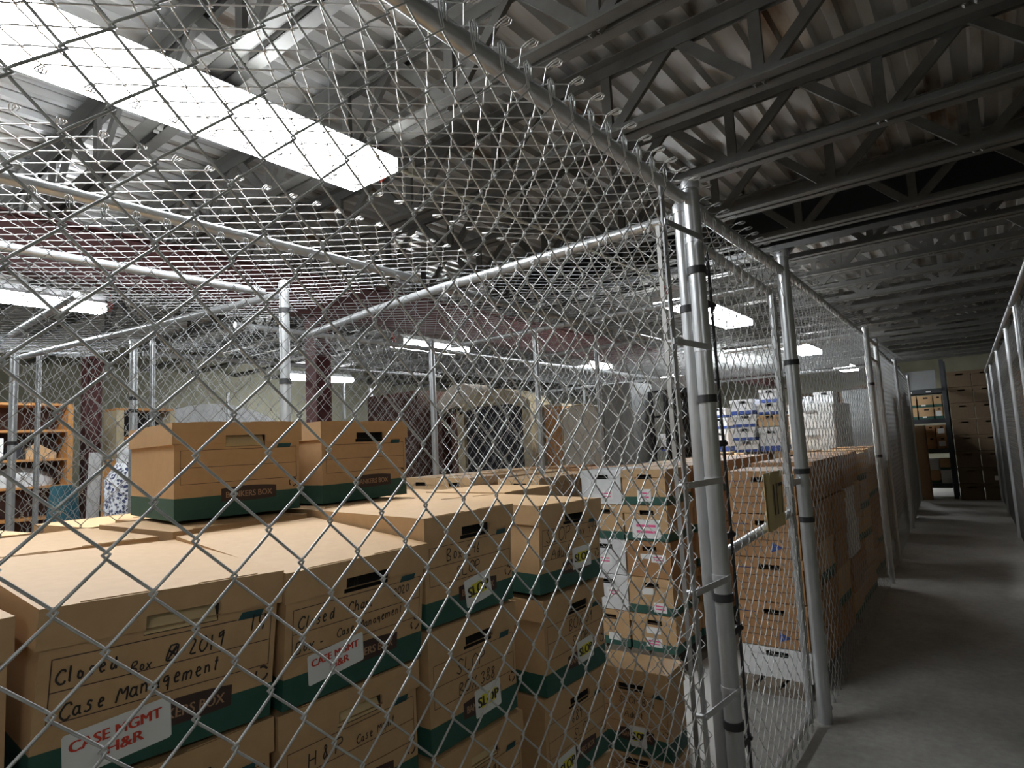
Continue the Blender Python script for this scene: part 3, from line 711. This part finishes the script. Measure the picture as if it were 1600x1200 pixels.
# ---- second row behind, and the two boxes standing on it
B2 = -1.72
for j, (cy, base) in enumerate([(.055, 1.07), (.44, 1.075), (.82, 1.08), (1.22, 1.085), (1.62, 1.06)]):
    n = 4; p = base/n
    nm = ['at the left edge', 'behind the 2019 box', 'behind the Closed Chart box', 'behind Box 246', 'behind the SLOP Adult box'][j]
    for k in range(n+1):
        h = p - .0005 if k < n else .25
        pos = 'top' if k == n else ORD[n-k+1] + ' from the top'
        carton(f'kraft box in second row {nm}, {pos}', 'second row boxes', B2, cy, k*p + (.001 if k == n else 0), .352, BD, h, RZ + random.uniform(-.02, .02), printed=(k == n))
ZT2 = 1.338
carton('clean kraft box with cream hand hole flap, left of the two boxes on top', 'two boxes standing on top', -1.788, .883, ZT2, .34, .40, .25, RZ-.12, printed=True, flap=True)
carton('clean kraft box with dark hand hole, right of the two boxes on top', 'two boxes standing on top', -1.78, 1.268, ZT2+.001, .35, .40, .25, RZ+.02, printed=True)
# third row along the partition
for j, (cy, zt) in enumerate([(-.1, 1.27), (.62, 1.29), (1.0, 1.31), (1.38, 1.30), (1.9, 1.30)]):
    for k in range(5):
        carton(f'plain kraft box in third row by partition, {ORD[j+1]} stack from left, {ORD[k+1]} from floor', 'third row boxes', -2.14, cy, k*zt/5, .37, .36, zt/5 - .0005, RZ + random.uniform(-.02, .02), style='plain', hole=False)
for k in range(5):
    carton(f'kraft box in near cage corner behind the SLOP Adult box, {ORD[k+1]} from floor', 'corner stack behind the SLOP boxes', -1.72, 2.04, k*.262, .352, .43, .2615, RZ + random.uniform(-.01, .01), style='plain', hole=False)
# inner aisle boxes left of the partition
for j, (cx, cy) in enumerate([(-2.72, .95), (-2.74, .45)]):
    for k in range(5):
        carton(f'kraft box across the inner aisle, {["right", "left"][j]} stack, {ORD[k+1]} from floor', 'inner aisle boxes', cx, cy, k*.256, .36, .43, .2555, RZ+.1, style='plain', hole=False)

# ---- gated cage: low pair, pink-labelled block, gate stack
for k in range(2):
    carton(['kraft box on the floor under the low SLOP box near the corner post', 'low kraft box marked SLOP Adult near the foot of the corner post'][k], 'low pair near the corner post', -1.36, 2.56, k*.145, .365, .20, [.1445, .355][k], .06, printed=True,
           **(dict(writing=(('SLOP Box', .36, .42, .030, 0), ('Adult', .42, .58, .03, 0)), stickers=((.03, .075, .075, .085, 'SLOP', .03),)) if k else {}))
def pallet(label, x, y, w, d, h=.12):
    t = thing('wooden_pallet', label, 'pallet', (x, y, 0), group='pallets')
    n = max(3, int(w/.13))
    for i in range(n): mk('deck_board', ['pallet'], t, lambda b: b.box(-w/2+i*w/n, -w/2+i*w/n+w/n*.8, -d/2, d/2, h-.018, h))
    for s in (-1, 0, 1): mk('runner', ['pallet'], t, lambda b: b.box(-w/2, w/2, s*(d/2-.03)-.025, s*(d/2-.03)+.025, 0, h-.018))
pallet('grey wooden pallet under the boxes with pink labels', -2.0, 4.9, .62, 2.36, .13)
mid_styles = [  # bottom to top: (style, sticker list) for the left and the right column of the front
    [('kraft', [(-.09, .05, .1, .055, 'PINK', 0), (.04, .055, .09, .045, 'PAPER', 0)]), ('white', [(.05, .11, .1, .06, 'PINK', 0)]), ('white', [(.0, .09, .1, .06, 'PINK', 0)]), ('kraft', [(-.05, .12, .07, .035, 'PAPER', 0)]), ('white', [(.04, .06, .1, .06, 'PINK', 0), (-.06, .04, .09, .05, 'PAPER', 0)])],
    [('kraft', [(.0, .055, .11, .055, 'PINK', 0), (.0, .13, .1, .04, 'PAPER', 0)]), ('kraft', [(.06, .045, .09, .06, 'PINK', 0), (-.02, .14, .08, .04, 'PAPER', .05)]), ('brown', [(.07, .12, .1, .05, 'PINK', 0), (-.02, .13, .07, .03, 'PAPER', 0)]), ('kraft', [(.0, .075, .2, .12, 'PINK', 0)]), ('kraft', [(.0, .06, .1, .08, 'PINK', 0)])]]
for c in range(2):
    for r_ in range(5):
        cy = 3.93 + .46*r_
        for k in range(5):
            st, lb = mid_styles[c][k] if r_ == 0 else (random.choice(['kraft', 'kraft', 'brown', 'plain']), [])
            col = {'kraft': 'kraft', 'white': 'white', 'brown': 'brown', 'plain': 'plain kraft'}[st]
            tier = ['bottom', 'second from bottom', 'middle', 'second from top', 'top'][k]
            where = ['left', 'right'][c]
            lab = (f'{col} box with white and pink labels, {tier} of {where} front column' if r_ == 0 else f'{col} box behind the pink labels, {where} column, row {["", "two", "three", "four", "five"][r_]}, {tier}')
            t = carton(lab, 'boxes on the pallet', [-2.16, -1.84][c] , cy, .13 + k*.231, .318, .42 + (.02 if r_ else 0), .2305, random.uniform(-.008, .008), style=st, printed=False, stickers=[s for s in lb])
t = None
pallet('low dark pallet under the brown stack behind the gate', -1.14, 4.6, .40, 1.72, .05)
carton('low white carton at the bottom of the brown stack behind the gate', 'stack behind the gate', -1.14, 4.08, .051, .40, .44, .175, 0, style='white', hole=False, name='carton')
for k in range(4):
    tn = ['lowest', 'second from bottom', 'third from bottom', 'topmost'][k]
    t = carton(f'brown carton behind the gate, {tn} of four above the white carton', 'stack behind the gate', -1.14, 4.08, .2275 + k*.258, .40, .44, .257, 0, style=['brownband', 'brown', 'brown', 'brown'][k] if k else 'brown', hole=False, name='carton')
    def pr(b, k=k):
        y = -.2155
        for q in (.06, .1, .15): b.box(-.17, .17, y-.0012, y-.0008, q, q+.0025)
        b.box(-.19, -.09, y-.0012, y-.0008, .19, .215, 1)
        if k % 2 == 0: b.add([(.03, y-.001, .03), (.10, y-.001, .06), (.035, y-.001, .09)], [(0, 1, 2)], 1)
    mk('front_print', ['brownink', 'blue'], t, pr)
for r_ in range(1, 4):
    for k in range(5):
        st = random.choice(['brown', 'brown', 'kraft', 'brownband', 'white'] if k < 4 else ['brown', 'kraft'])
        hgt = .2 if k == 0 else .258
        carton(f'{"white" if st == "white" else "brown" if st.startswith("brown") else "kraft"} box along aisle fence, {ORD[r_]} stack beyond the gate stack, {ORD[k+1]} from floor', 'boxes along the aisle fence', -1.13 + random.uniform(-.01, .01), 4.08 + .47*r_, .051 + (0 if k == 0 else .2005 + (k-1)*.2585), .38, .44, hgt - .0005, random.choice([0, PI]) + random.uniform(-.01, .01), style=st, hole=False)
        if k == 0: pass
# field of box tops farther on
def field(xs, ys, ztop, phrase, group, n=5, w=.375, d=.44):
    for i, x in enumerate(xs):
        for j, y in enumerate(ys):
            zt = ztop + random.uniform(-.02, .02)
            for k in range(n):
                st = random.choice(['kraft', 'kraft', 'plain', 'brown'])
                carton(f'{"brown" if st == "brown" else "kraft"} box {phrase}, column {ORD[i+1]} from aisle, row {ORD[j+1]}, {"topmost" if k == n-1 else ORD[k+1] + " from floor"}', group, x, y, k*zt/n, w, d, zt/n - .0005, random.uniform(-.012, .012), style=st, hole=(j == 0), stickers=[(.09, .10, .10, .09, 'YELLOW', 0), (-.06, .07, .10, .06, 'PINK', 0)] if (phrase == 'left of pallet' and i == 0 and j == 0 and k == n-1) else [])
field([-1.18], [6.05, 6.52], 1.27, 'far beyond gate stack', 'field of box tops')
field([-1.25, -1.72, -2.2, -2.68], [7.3, 7.78], 1.26, 'under white cartons', 'boxes under the white boxes')
field([-2.72, -3.365, -3.745], [3.75, 4.22, 4.7, 5.2], 1.25, 'left of pallet', 'boxes left of the pallet')
# yellow label box in the left field front
# white cartons with blue bands standing on the field
wb = [(-3.02, 7.45, 1.31, .56, .42, .22), (-2.24, 7.36, 1.27, .27, .40, .13), (-2.24, 7.36, 1.402, .27, .40, .15), (-2.24, 7.36, 1.555, .27, .40, .14), (-2.24, 7.36, 1.70, .26, .38, .17),
      (-1.96, 7.36, 1.27, .24, .40, .27), (-1.96, 7.36, 1.545, .24, .40, .13), (-1.96, 7.36, 1.68, .24, .40, .13), (-1.96, 7.36, 1.815, .2, .3, .15), (-2.75, 7.84, 1.27, .3, .3, .28), (-2.75, 7.84, 1.553, .3, .3, .14), (-2.75, 7.84, 1.696, .28, .3, .12)]
wl = ['wide white carton with blue base band, on the box tops left of the corner post', 'flat white carton with blue base, bottom of the leaning pile seen through the gate', 'white carton, second from bottom of the leaning pile seen through the gate', 'white carton, third from bottom of the leaning pile seen through the gate', 'white carton on top of the leaning pile seen through the gate',
      'tall white carton at the bottom of the pile next to the latch post', 'orange and white carton, second in the pile next to the latch post', 'white carton with blue band, third in the pile next to the latch post', 'small white carton on top of the pile next to the latch post', 'tall white carton behind the corner post, bottom of three', 'white carton behind the corner post, middle of three', 'white carton behind the corner post, top of three']
for i, (x, y, z, w, d, h) in enumerate(wb):
    carton(wl[i], 'white cartons on the box tops', x, y, z, w, d, h, (.06 if 1 <= i <= 4 else 0) * (1 if i % 2 else -1), style='whiteblue' if i != 6 else 'plain', hole=False, name='carton')

# ------------------------------------------------------------------ cabinets and furniture in the far cages
t = thing('filing_cabinet', 'white lateral filing cabinet beyond the box tops, seen right of the latch post', 'filing cabinet', (-1.72, 8.35, 0))
mk('body', ['whitemetal'], t, lambda b: b.box(-.26, .26, -.28, .75, 0, 1.80))
for k in range(6):
    d_ = mk('drawer', ['whitemetal'], t, lambda b: b.box(-.245, .245, -.298, -.281, .04 + k*.292, .04 + k*.292 + .28))
    mk('handle', ['bar'], d_, lambda b: b.box(-.07, .07, -.312, -.299, .04 + k*.292 + .19, .04 + k*.292 + .215))
for i, (x, w, h) in enumerate([(-1.86, .2, .1), (-1.60, .22, .14)]):
    carton(['small white carton on the left of the filing cabinet top', 'white carton on the right of the filing cabinet top'][i], 'cartons on the filing cabinet', x, 8.4, 1.801, w, .3, h, 0, style='white', hole=False, name='carton')
t = thing('tall_cabinet', 'grey laminate tall cabinet standing beyond the box tops, left of the black shelving', 'cabinet', (-3.23, 6.3, 0))
mk('carcass', ['greypanel'], t, lambda b: b.box(-.17, .17, -.25, .3, 0, 2.10))
mk('door', ['greypanel'], t, lambda b: b.box(-.165, .165, -.268, -.252, .08, 2.08))
t = thing('metal_shelving', 'black metal shelving with a pale top box leaning, right of the grey cabinet', 'shelving', (-2.74, 6.6, 0))
for sx in (-.26, .26):
    for sy in (-.2, .2): mk('upright', ['blackplastic'], t, lambda b: b.box(sx-.02, sx+.02, sy-.02, sy+.02, 0, 2.0))
for z in (.3, .9, 1.35, 1.7, 1.98): mk('shelf', ['blackplastic'], t, lambda b: b.box(-.24, .24, -.22, .22, z, z+.025))
mk('back_panel', ['blackplastic'], t, lambda b: b.box(-.24, .24, .2, .215, .3, 1.98))
carton('grey white carton lying on the top of the black shelving', None, -2.74, 6.6, 2.006, .5, .38, .14, 0, style='white', hole=False, name='carton')
t = thing('armchair_back', 'cream upholstered upright piece standing beyond the box tops', 'upholstered furniture', (-3.69, 6.15, 0))
def chairback(b):
    n = 14; prof = []
    for j in range(n+1):
        u = j/n; prof.append((-.25 + .50*u, 1.80 + .10*math.sin(PI*u)**.5))
    for yy0, yy1 in ((-.14, .14),):
        vs = [(x, yy0, 0) for x, _ in prof] + [(x, yy0, z) for x, z in prof] + [(x, yy1, z) for x, z in prof] + [(x, yy1, 0) for x, _ in prof]
        m = n+1
        for a in range(3): b.add(vs, [(a*m+j, a*m+j+1, (a+1)*m+j+1, (a+1)*m+j) for j in range(n)], 0, True)
        b.add(vs, [(0, m, 2*m, 3*m), (n, 3*m+n, 2*m+n, m+n)])
mk('cushion', ['cream'], t, chairback)
mk('piping', ['beigewood'], t, lambda b: b.tube([(-.25, -.142, .02)] + [(-.25 + .50*j/14, -.142, 1.80 + .10*math.sin(PI*j/14)**.5) for j in range(15)] + [(.25, -.142, .02)], .010, 6))
t = thing('wooden_cabinet', 'brown wooden cabinet left of the cream upholstered piece', 'cabinet', (-4.19, 6.3, 0))
mk('side_panel', ['wood'], t, lambda b: b.box(-.13, .13, -.1, .3, 0, 1.92)); mk('top', ['beigewood'], t, lambda b: b.box(-.14, .14, -.12, .32, 1.921, 1.95))
t = thing('arched_cabinet', 'arch-topped weathered wooden cabinet with a big black fabric front', 'cabinet', (-5.25, 6.2, 0))
def arch(x0, x1, z0, rise, n=16): return [(x0 + (x1-x0)*j/n, z0 + rise*math.sin(PI*j/n)**.8) for j in range(n+1)]
def archsolid(b, outer, inner, y0, y1, mi=0):
    n = len(outer)
    vs = [(x, y, z) for y in (y0, y1) for x, z in outer] + [(x, y, z) for y in (y0, y1) for x, z in inner]
    f_ = []
    for j in range(n-1):
        f_ += [(j, j+1, 2*n+j+1, 2*n+j), (n+j, 3*n+j, 3*n+j+1, n+j+1), (j, n+j, n+j+1, j+1), (2*n+j, 2*n+j+1, 3*n+j+1, 3*n+j)]
    f_ += [(0, 2*n, 3*n, n), (n-1, 2*n-1, 4*n-1, 3*n-1)]
    b.add(vs, f_, mi)
o1 = arch(-.92, .05, 2.02, .33); i1 = arch(-.80, -.02, 1.90, .16)
o2 = arch(-.30, .90, 2.0, .20); i2 = arch(-.24, .84, 1.90, .12)
mk('hood', ['greywood'], t, lambda b: archsolid(b, o1, i1, -.05, .45)); mk('hood', ['beigewood'], t, lambda b: archsolid(b, o2, i2, -.25, .2))
mk('side_post', ['darkwood'], t, lambda b: b.box(-.92, -.78, -.05, .4, 0, 2.02)); mk('side_post', ['darkwood'], t, lambda b: b.box(-.60, -.50, -.05, .4, 0, 1.95))
mk('side_post', ['beigewood'], t, lambda b: b.box(-.30, -.18, -.25, .2, 0, 2.0)); mk('side_post', ['beigewood'], t, lambda b: b.box(.78, .90, -.25, .2, 0, 1.98))
mk('front_panel', ['black'], t, lambda b: b.box(-.18, .78, -.2, -.15, 0, 1.99)); mk('back_panel', ['black'], t, lambda b: b.box(-.78, -.3, .3, .34, 0, 1.98))
t = thing('wardrobe', 'tall red-brown wooden wardrobe left of the arched cabinet', 'wardrobe', (-6.75, 6.2, 0))
mk('carcass', ['darkwood'], t, lambda b: b.box(-.55, .52, -.3, .3, 0, 2.30))
for s in (-1, 1):
    d_ = mk('door', ['darkwood'], t, lambda b: b.box(min(s*.005, s*.5)-.01, max(s*.005, s*.5)-.01, -.32, -.301, .06, 2.26))
    mk('knob', ['strap'], d_, lambda b: b.tube([(s*.05, -.321, 1.2), (s*.05, -.345, 1.2)], [.012, .018], 8))

# ------------------------------------------------------------------ far left: bookshelf and its contents
t = thing('bookshelf', 'open orange wooden bookshelf at the far left edge', 'bookshelf', (-8.0, 1.72, 0), PI/2)
for x in (-.62, .56): mk('side_panel', ['wood'], t, lambda b: b.box(x, x+.05, -.2, .2, 0, 2.16))
for z in (.05, .55, .96, 1.28, 1.56, 1.86, 2.14): mk('shelf', ['wood'], t, lambda b: b.box(-.57, .56, -.19, .2, z, z+.025))
mk('back_panel', ['darkwood'], t, lambda b: b.box(-.57, .56, .18, .198, .06, 2.14))
def onshelf(name, label, cat, x, z, fn, mats):
    b = MB(); fn(b); o = link(name, b.mesh(name, [M[m] for m in mats]), None, (-8.0, 1.72 + x, z), (0, 0, PI/2)); tag(o, label, cat); return o
onshelf('storage_bin', 'purple plastic bin on the bookshelf at the left edge', 'bin', -.42, 1.586, lambda b: b.box(-.12, .12, -.15, .12, 0, .22), ['purple'])
onshelf('storage_bin', 'second purple bin on the bookshelf, right of the first', 'bin', -.16, 1.586, lambda b: b.box(-.08, .08, -.15, .12, 0, .2), ['purple'])
onshelf('binder', 'white binder standing on the bookshelf beside the purple bins', 'binder', 0.0, 1.586, lambda b: b.box(-.03, .03, -.15, .1, 0, .22), ['paper'])
def pk(b): b.add([(-.13, -.1, 0), (.13, -.1, 0), (.13, .1, 0), (-.13, .1, 0), (-.13, -.1, .09), (.13, -.1, .06), (.13, .1, .06), (-.13, .1, .09), (-.05, -.1, .17), (-.05, .1, .17)], [(0, 1, 5, 8, 4), (3, 7, 9, 6, 2), (0, 4, 7, 3), (1, 2, 6, 5), (4, 8, 9, 7), (5, 6, 9, 8), (0, 3, 2, 1)])
onshelf('paper_parcel', 'crumpled tan parcel on the bookshelf near its right side', 'parcel', .36, 1.586, pk, ['kraft'])
onshelf('handbag', 'dark bag on the bookshelf beside the white binder', 'bag', .14, 1.586, lambda b: b.tube([(0, -.05, 0), (0, -.05, .1), (0, -.05, .17)], [.09, .085, .05], 12), ['black'])
def bag(b):
    rnd = random.Random(3); n, m = 14, 8; vs = []
    for j in range(m+1):
        for i in range(n):
            a = 2*PI*i/n; s = math.sin(PI*(.5 + .5*j/m)) if j else 1; rr = (.26*max(s, .02))*(1+rnd.uniform(-.13, .13)); vs.append((rr*1.25*math.cos(a), rr*.5*math.sin(a), .2*math.sin(PI/2*j/m)))
    b.add(vs, [(j*n+i, j*n+(i+1) % n, (j+1)*n+(i+1) % n, (j+1)*n+i) for j in range(m) for i in range(n)], 0, True); b.add(vs[:n], [tuple(range(n))[::-1]])
onshelf('plastic_bag', 'crumpled grey plastic bag on the lower bookshelf shelf', 'bag', .18, 1.306, bag, ['bag'])
def lean(name, label, cat, x, y, w, th, h, m_, lean_=.12):
    t_ = link(name, (lambda b: (b.box(-w/2, w/2, -th/2, th/2, 0, h), b.mesh(name, [M[m_]]))[1])(MB()), None, (x, y, .0), (0, lean_, PI/2)); tag(t_, label, cat)
lean('foam_board', 'tall pale board leaning upright right of the bookshelf', 'board', -7.3, 2.33, .10, .05, 1.62, 'bag', .03)
lean('wooden_board', 'orange wooden board standing right of the pale board', 'board', -7.2, 2.46, .14, .05, 1.55, 'wood', .02)
t = thing('wooden_cabinet', 'tan wooden cabinet with dark open front behind the double post', 'cabinet', (-8.3, 3.15, 0), PI/2)
mk('side_panel', ['beigewood'], t, lambda b: b.box(-.3, -.22, -.2, .2, 0, 2.12)); mk('side_panel', ['beigewood'], t, lambda b: b.box(.3, .36, -.2, .2, 0, 2.12))
mk('top', ['wood'], t, lambda b: b.box(-.3, .36, -.2, .2, 2.121, 2.15)); mk('back_panel', ['black'], t, lambda b: b.box(-.21, .29, .1, .12, 0, 2.12)); mk('shelf', ['wood'], t, lambda b: b.box(-.21, .29, -.18, .09, 1.78, 1.81))
b = MB(); b.tube([(0, 0, 0), (0, 0, .5), (0, 0, 1.35), (0, 0, 1.5)], [.24, .26, .25, .16], 14)
tag(link('fabric_roll', b.mesh('fabric_roll', [M['pattern']]), None, (-6.4, 2.42, 0)), 'blue and white patterned cloth bundle left of the left top box', 'cloth bundle')
bb = MB(); bag(bb)
tag(link('plastic_bag', bb.mesh('plastic_bag', [M['bag']]), None, (-6.4, 2.42, 1.502)), 'crumpled white plastic bag on the patterned cloth bundle', 'bag')
b = MB(); b.tube([(0, 0, 0), (0, 0, .6), (0, 0, 1.32)], [.17, .17, .10], 12)
tag(link('cloth_bundle', b.mesh('cloth_bundle', [M['tealcloth']]), None, (-6.75, 1.95, 0)), 'dark teal cloth bundle beside the patterned one', 'cloth bundle')
t = thing('sofa', 'pale plastic wrapped sofa stood on end behind the left top box', 'sofa', (-9.6, 4.6, 0), PI/2)
mk('base', ['cream'], t, lambda b: b.box(-.85, .85, -.3, .3, 0, 1.95)); 
mk('back', ['bag'], t, lambda b: archsolid(b, arch(-1.0, 1.0, 2.05, .28), arch(-.85, .85, 1.96, .1), -.35, .3))

# ------------------------------------------------------------------ end of the aisle: rack and dark cartons
t = thing('pallet_rack', 'dark steel storage rack at the far end of the aisle', 'storage rack', (-1.1, 15.2, 0))
for sx in (-.40, .40):
    for sy in (-.3, .3): mk('upright', ['rack'], t, lambda b: b.box(sx-.035, sx+.035, sy-.035, sy+.035, 0, 2.75))
for z in (.30, .98, 1.58, 2.18): mk('beam', ['rack'], t, lambda b: (b.box(-.36, .36, -.33, -.28, z-.09, z), b.box(-.36, .36, .28, .33, z-.09, z), b.box(-.36, .36, -.28, .28, z-.02, z)))
mk('shelf_label', ['paper'], t, lambda b: (b.box(-.22, -.14, -.335, -.331, 2.11, 2.14), b.box(.1, .18, -.335, -.331, 2.11, 2.14)))
b = MB(); b.box(-.28, .26, 0, .02, 0, .40)
tag(link('board', b.mesh('board', [M['greypanel']]), None, (-1.1, 15.2, 2.181), (-.1, 0, 0)), 'grey board standing on the top shelf of the end rack', 'board')
for r_, (zb, hh) in enumerate([(1.581, .235), (1.817, .235)]):
    for c in range(3):
        w = .26 if c < 2 else .14
        carton(f'kraft box on third shelf of end rack, {["lower", "upper"][r_]} row, {["left", "middle", "right"][c]}', 'boxes on the end rack', -1.1 + [-.215, .06, .27][c], 15.12, zb, w, .4, hh, 0, style='kraft', stickers=[(-.03, .04, .07, .03, 'PAPER', 0)] if c < 2 else [(0, .1, .09, .1, 'PAPER', 0)] if r_ == 0 else [])
for r_, (zb, hh) in enumerate([(.981, .25), (1.232, .22)]):
    for c in range(2):
        carton(f'brown box on second shelf of end rack, {["lower", "upper"][r_]} row, {["left", "right"][c]}', 'boxes on the end rack', -1.1 + [.09, .27][c], 15.12, zb, .17, .4, hh, 0, style='brown', stickers=[(0, .1, .11, .1, 'PAPER', 0)] if c else [])
for r_, (zb, hh) in enumerate([(.301, .26), (.562, .22)]):
    for c in range(2):
        carton(f'small carton on bottom shelf of end rack, {["lower", "upper"][r_]} row, {["left", "right"][c]}', 'boxes on the end rack', -1.1 + [.09, .27][c], 15.12, zb, .17, .4, hh, 0, style=['kraft', 'white'][(r_ + c) % 2], hole=False)
t = thing('dark_cabinet', 'dark cabinet standing before the left half of the end rack', 'cabinet', (-1.24, 14.72, 0))
mk('carcass', ['kraft_dark'], t, lambda b: b.box(-.18, .17, -.1, .1, 0, 1.46)); mk('door', ['kraft_dark'], t, lambda b: b.box(-.17, .16, -.115, -.101, .03, 1.44))
for c in range(2):
    for k in range(8):
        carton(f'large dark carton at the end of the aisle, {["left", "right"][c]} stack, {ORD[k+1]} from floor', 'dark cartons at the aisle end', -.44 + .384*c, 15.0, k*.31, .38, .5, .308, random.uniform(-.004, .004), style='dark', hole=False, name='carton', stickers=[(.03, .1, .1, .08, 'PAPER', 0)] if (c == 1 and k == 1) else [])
# boxes behind the right fence
for j in range(6):
    for k in range(7):
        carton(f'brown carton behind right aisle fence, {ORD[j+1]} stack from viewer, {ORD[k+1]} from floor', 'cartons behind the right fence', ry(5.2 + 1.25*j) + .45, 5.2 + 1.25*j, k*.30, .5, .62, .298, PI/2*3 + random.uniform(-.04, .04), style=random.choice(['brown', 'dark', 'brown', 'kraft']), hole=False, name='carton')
def locker(x, y, w, d, h, m_, label, cat='cabinet', name='storage_cabinet'):
    t = thing(name, label, cat, (x, y, 0), PI/2)
    mk('carcass', [m_], t, lambda b: b.box(-w/2, w/2, -d/2, d/2, 0, h))
    for s in (-1, 1):
        dr = mk('door', [m_], t, lambda b: b.box(min(s*.004, s*(w/2-.01)), max(s*.004, s*(w/2-.01)), -d/2-.018, -d/2-.001, .05, h-.03))
        mk('handle', ['bar'], dr, lambda b: b.box(s*.03-.008, s*.03+.008, -d/2-.035, -d/2-.019, h*.5-.07, h*.5+.07))
locker(-1.40, 9.85, .7, .4, 2.0, 'greypanel', 'pale grey cabinet on the left of the aisle past the second gate')
locker(-1.58, 11.4, .9, .5, 2.1, 'darkwood', 'dark wooden cabinet on the left of the aisle before the end rack')
locker(-1.62, 12.5, .9, .5, 2.2, 'kraft_dark', 'dark brown cabinet on the left of the aisle, nearest the end rack')
locker(-1.66, 13.6, .9, .5, 2.0, 'kraft_dark', 'dark low cabinet left of the aisle right beside the end rack')
for j in range(3):
    for k in range(7):
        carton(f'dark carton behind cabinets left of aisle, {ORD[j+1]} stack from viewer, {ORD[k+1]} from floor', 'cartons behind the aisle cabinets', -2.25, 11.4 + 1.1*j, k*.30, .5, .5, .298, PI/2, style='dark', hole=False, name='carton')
# banner on the second gate
t = thing('hanging_bag', 'blue bag with a red patch hanging on the second gate down the aisle', 'bag', (-.985, 7.55, 1.84), PI/2)
mk('cloth', ['blue'], t, lambda b: b.add([(-.12, -.03, 0), (.10, -.02, .02), (.08, -.03, .24), (-.1, -.02, .26), (-.12, .02, 0), (.10, .03, .02), (.08, .02, .24), (-.1, .03, .26)], [(0, 1, 2, 3), (7, 6, 5, 4), (0, 3, 7, 4), (1, 5, 6, 2), (3, 2, 6, 7), (0, 4, 5, 1)]))
mk('patch', ['plasticred'], t, lambda b: b.box(-.04, .05, -.036, -.031, .05, .12))
mk('strap', ['paper'], t, lambda b: b.tube([(-.06, 0, .26), (-.02, -.0, .36), (.05, 0, .25)], .008, 6))
b = MB(); pts = [(-1.34, 5.75), (-1.66, 5.75), (-1.67, 4.0), (-1.74, 3.3), (-1.66, 2.95), (-1.28, 2.92), (-1.12, 2.5), (-.95, 2.5), (-1.05, 3.0), (-1.30, 3.5), (-1.345, 4.0)]
b.add([(x, y, .0012) for x, y in pts], [tuple(range(len(pts)))])  # white patch standing in for light falling on the bare floor strip
tag(link('lit_floor_patch', b.mesh('lit_floor_patch', [M['paper']])), 'white sheet on the cage floor between pink labelled boxes and brown gate stack', 'lit floor patch')  # no real sheet: white patch standing in for the lit floor strip
# scuffed paint patch on the aisle floor
b = MB(); pts = [(-.42, 2.95), (-.30, 2.90), (-.13, 2.80), (-.05, 2.72), (-.10, 2.70), (-.2, 2.76), (-.36, 2.86)]
b.add([(x, y, .0015) for x, y in pts], [tuple(range(len(pts)))[::-1]])
tag(link('floor_scuff', b.mesh('floor_scuff', [M['bag']])), 'small pale torn tape patch on the aisle floor, lower right', 'tape')

# ------------------------------------------------------------------ camera
cam = bpy.data.cameras.new('camera'); co = bpy.data.objects.new('camera', cam); COL.objects.link(co)
R_, U_, W_ = Vector((.787, .615, -.05)), Vector((.1, -.046, .994)), Vector((-.609, .787, .098))
W_.normalize(); R_ = (R_ - W_*R_.dot(W_)).normalized(); U_ = R_.cross(W_)
co.matrix_world = Matrix(((R_.x, U_.x, -W_.x, 0), (R_.y, U_.y, -W_.y, 0), (R_.z, U_.z, -W_.z, 1.486), (0, 0, 0, 1)))
cam.sensor_width = 36; cam.sensor_fit = 'HORIZONTAL'; cam.lens = 961/1600*36; cam.clip_start = .05; cam.clip_end = 100
scn.camera = co

w = bpy.data.worlds.new('world'); scn.world = w; w.use_nodes = True
w.node_tree.nodes['Background'].inputs['Color'].default_value = (.5, .55, .6, 1); w.node_tree.nodes['Background'].inputs['Strength'].default_value = 0.
vs_ = scn.view_settings; vs_.view_transform = 'Standard'; vs_.look = 'None'; vs_.gamma = 1; vs_.use_curve_mapping = False; vs_.exposure = .62
scn.cycles.max_bounces = 8; scn.cycles.diffuse_bounces = 5; scn.cycles.use_denoising = True
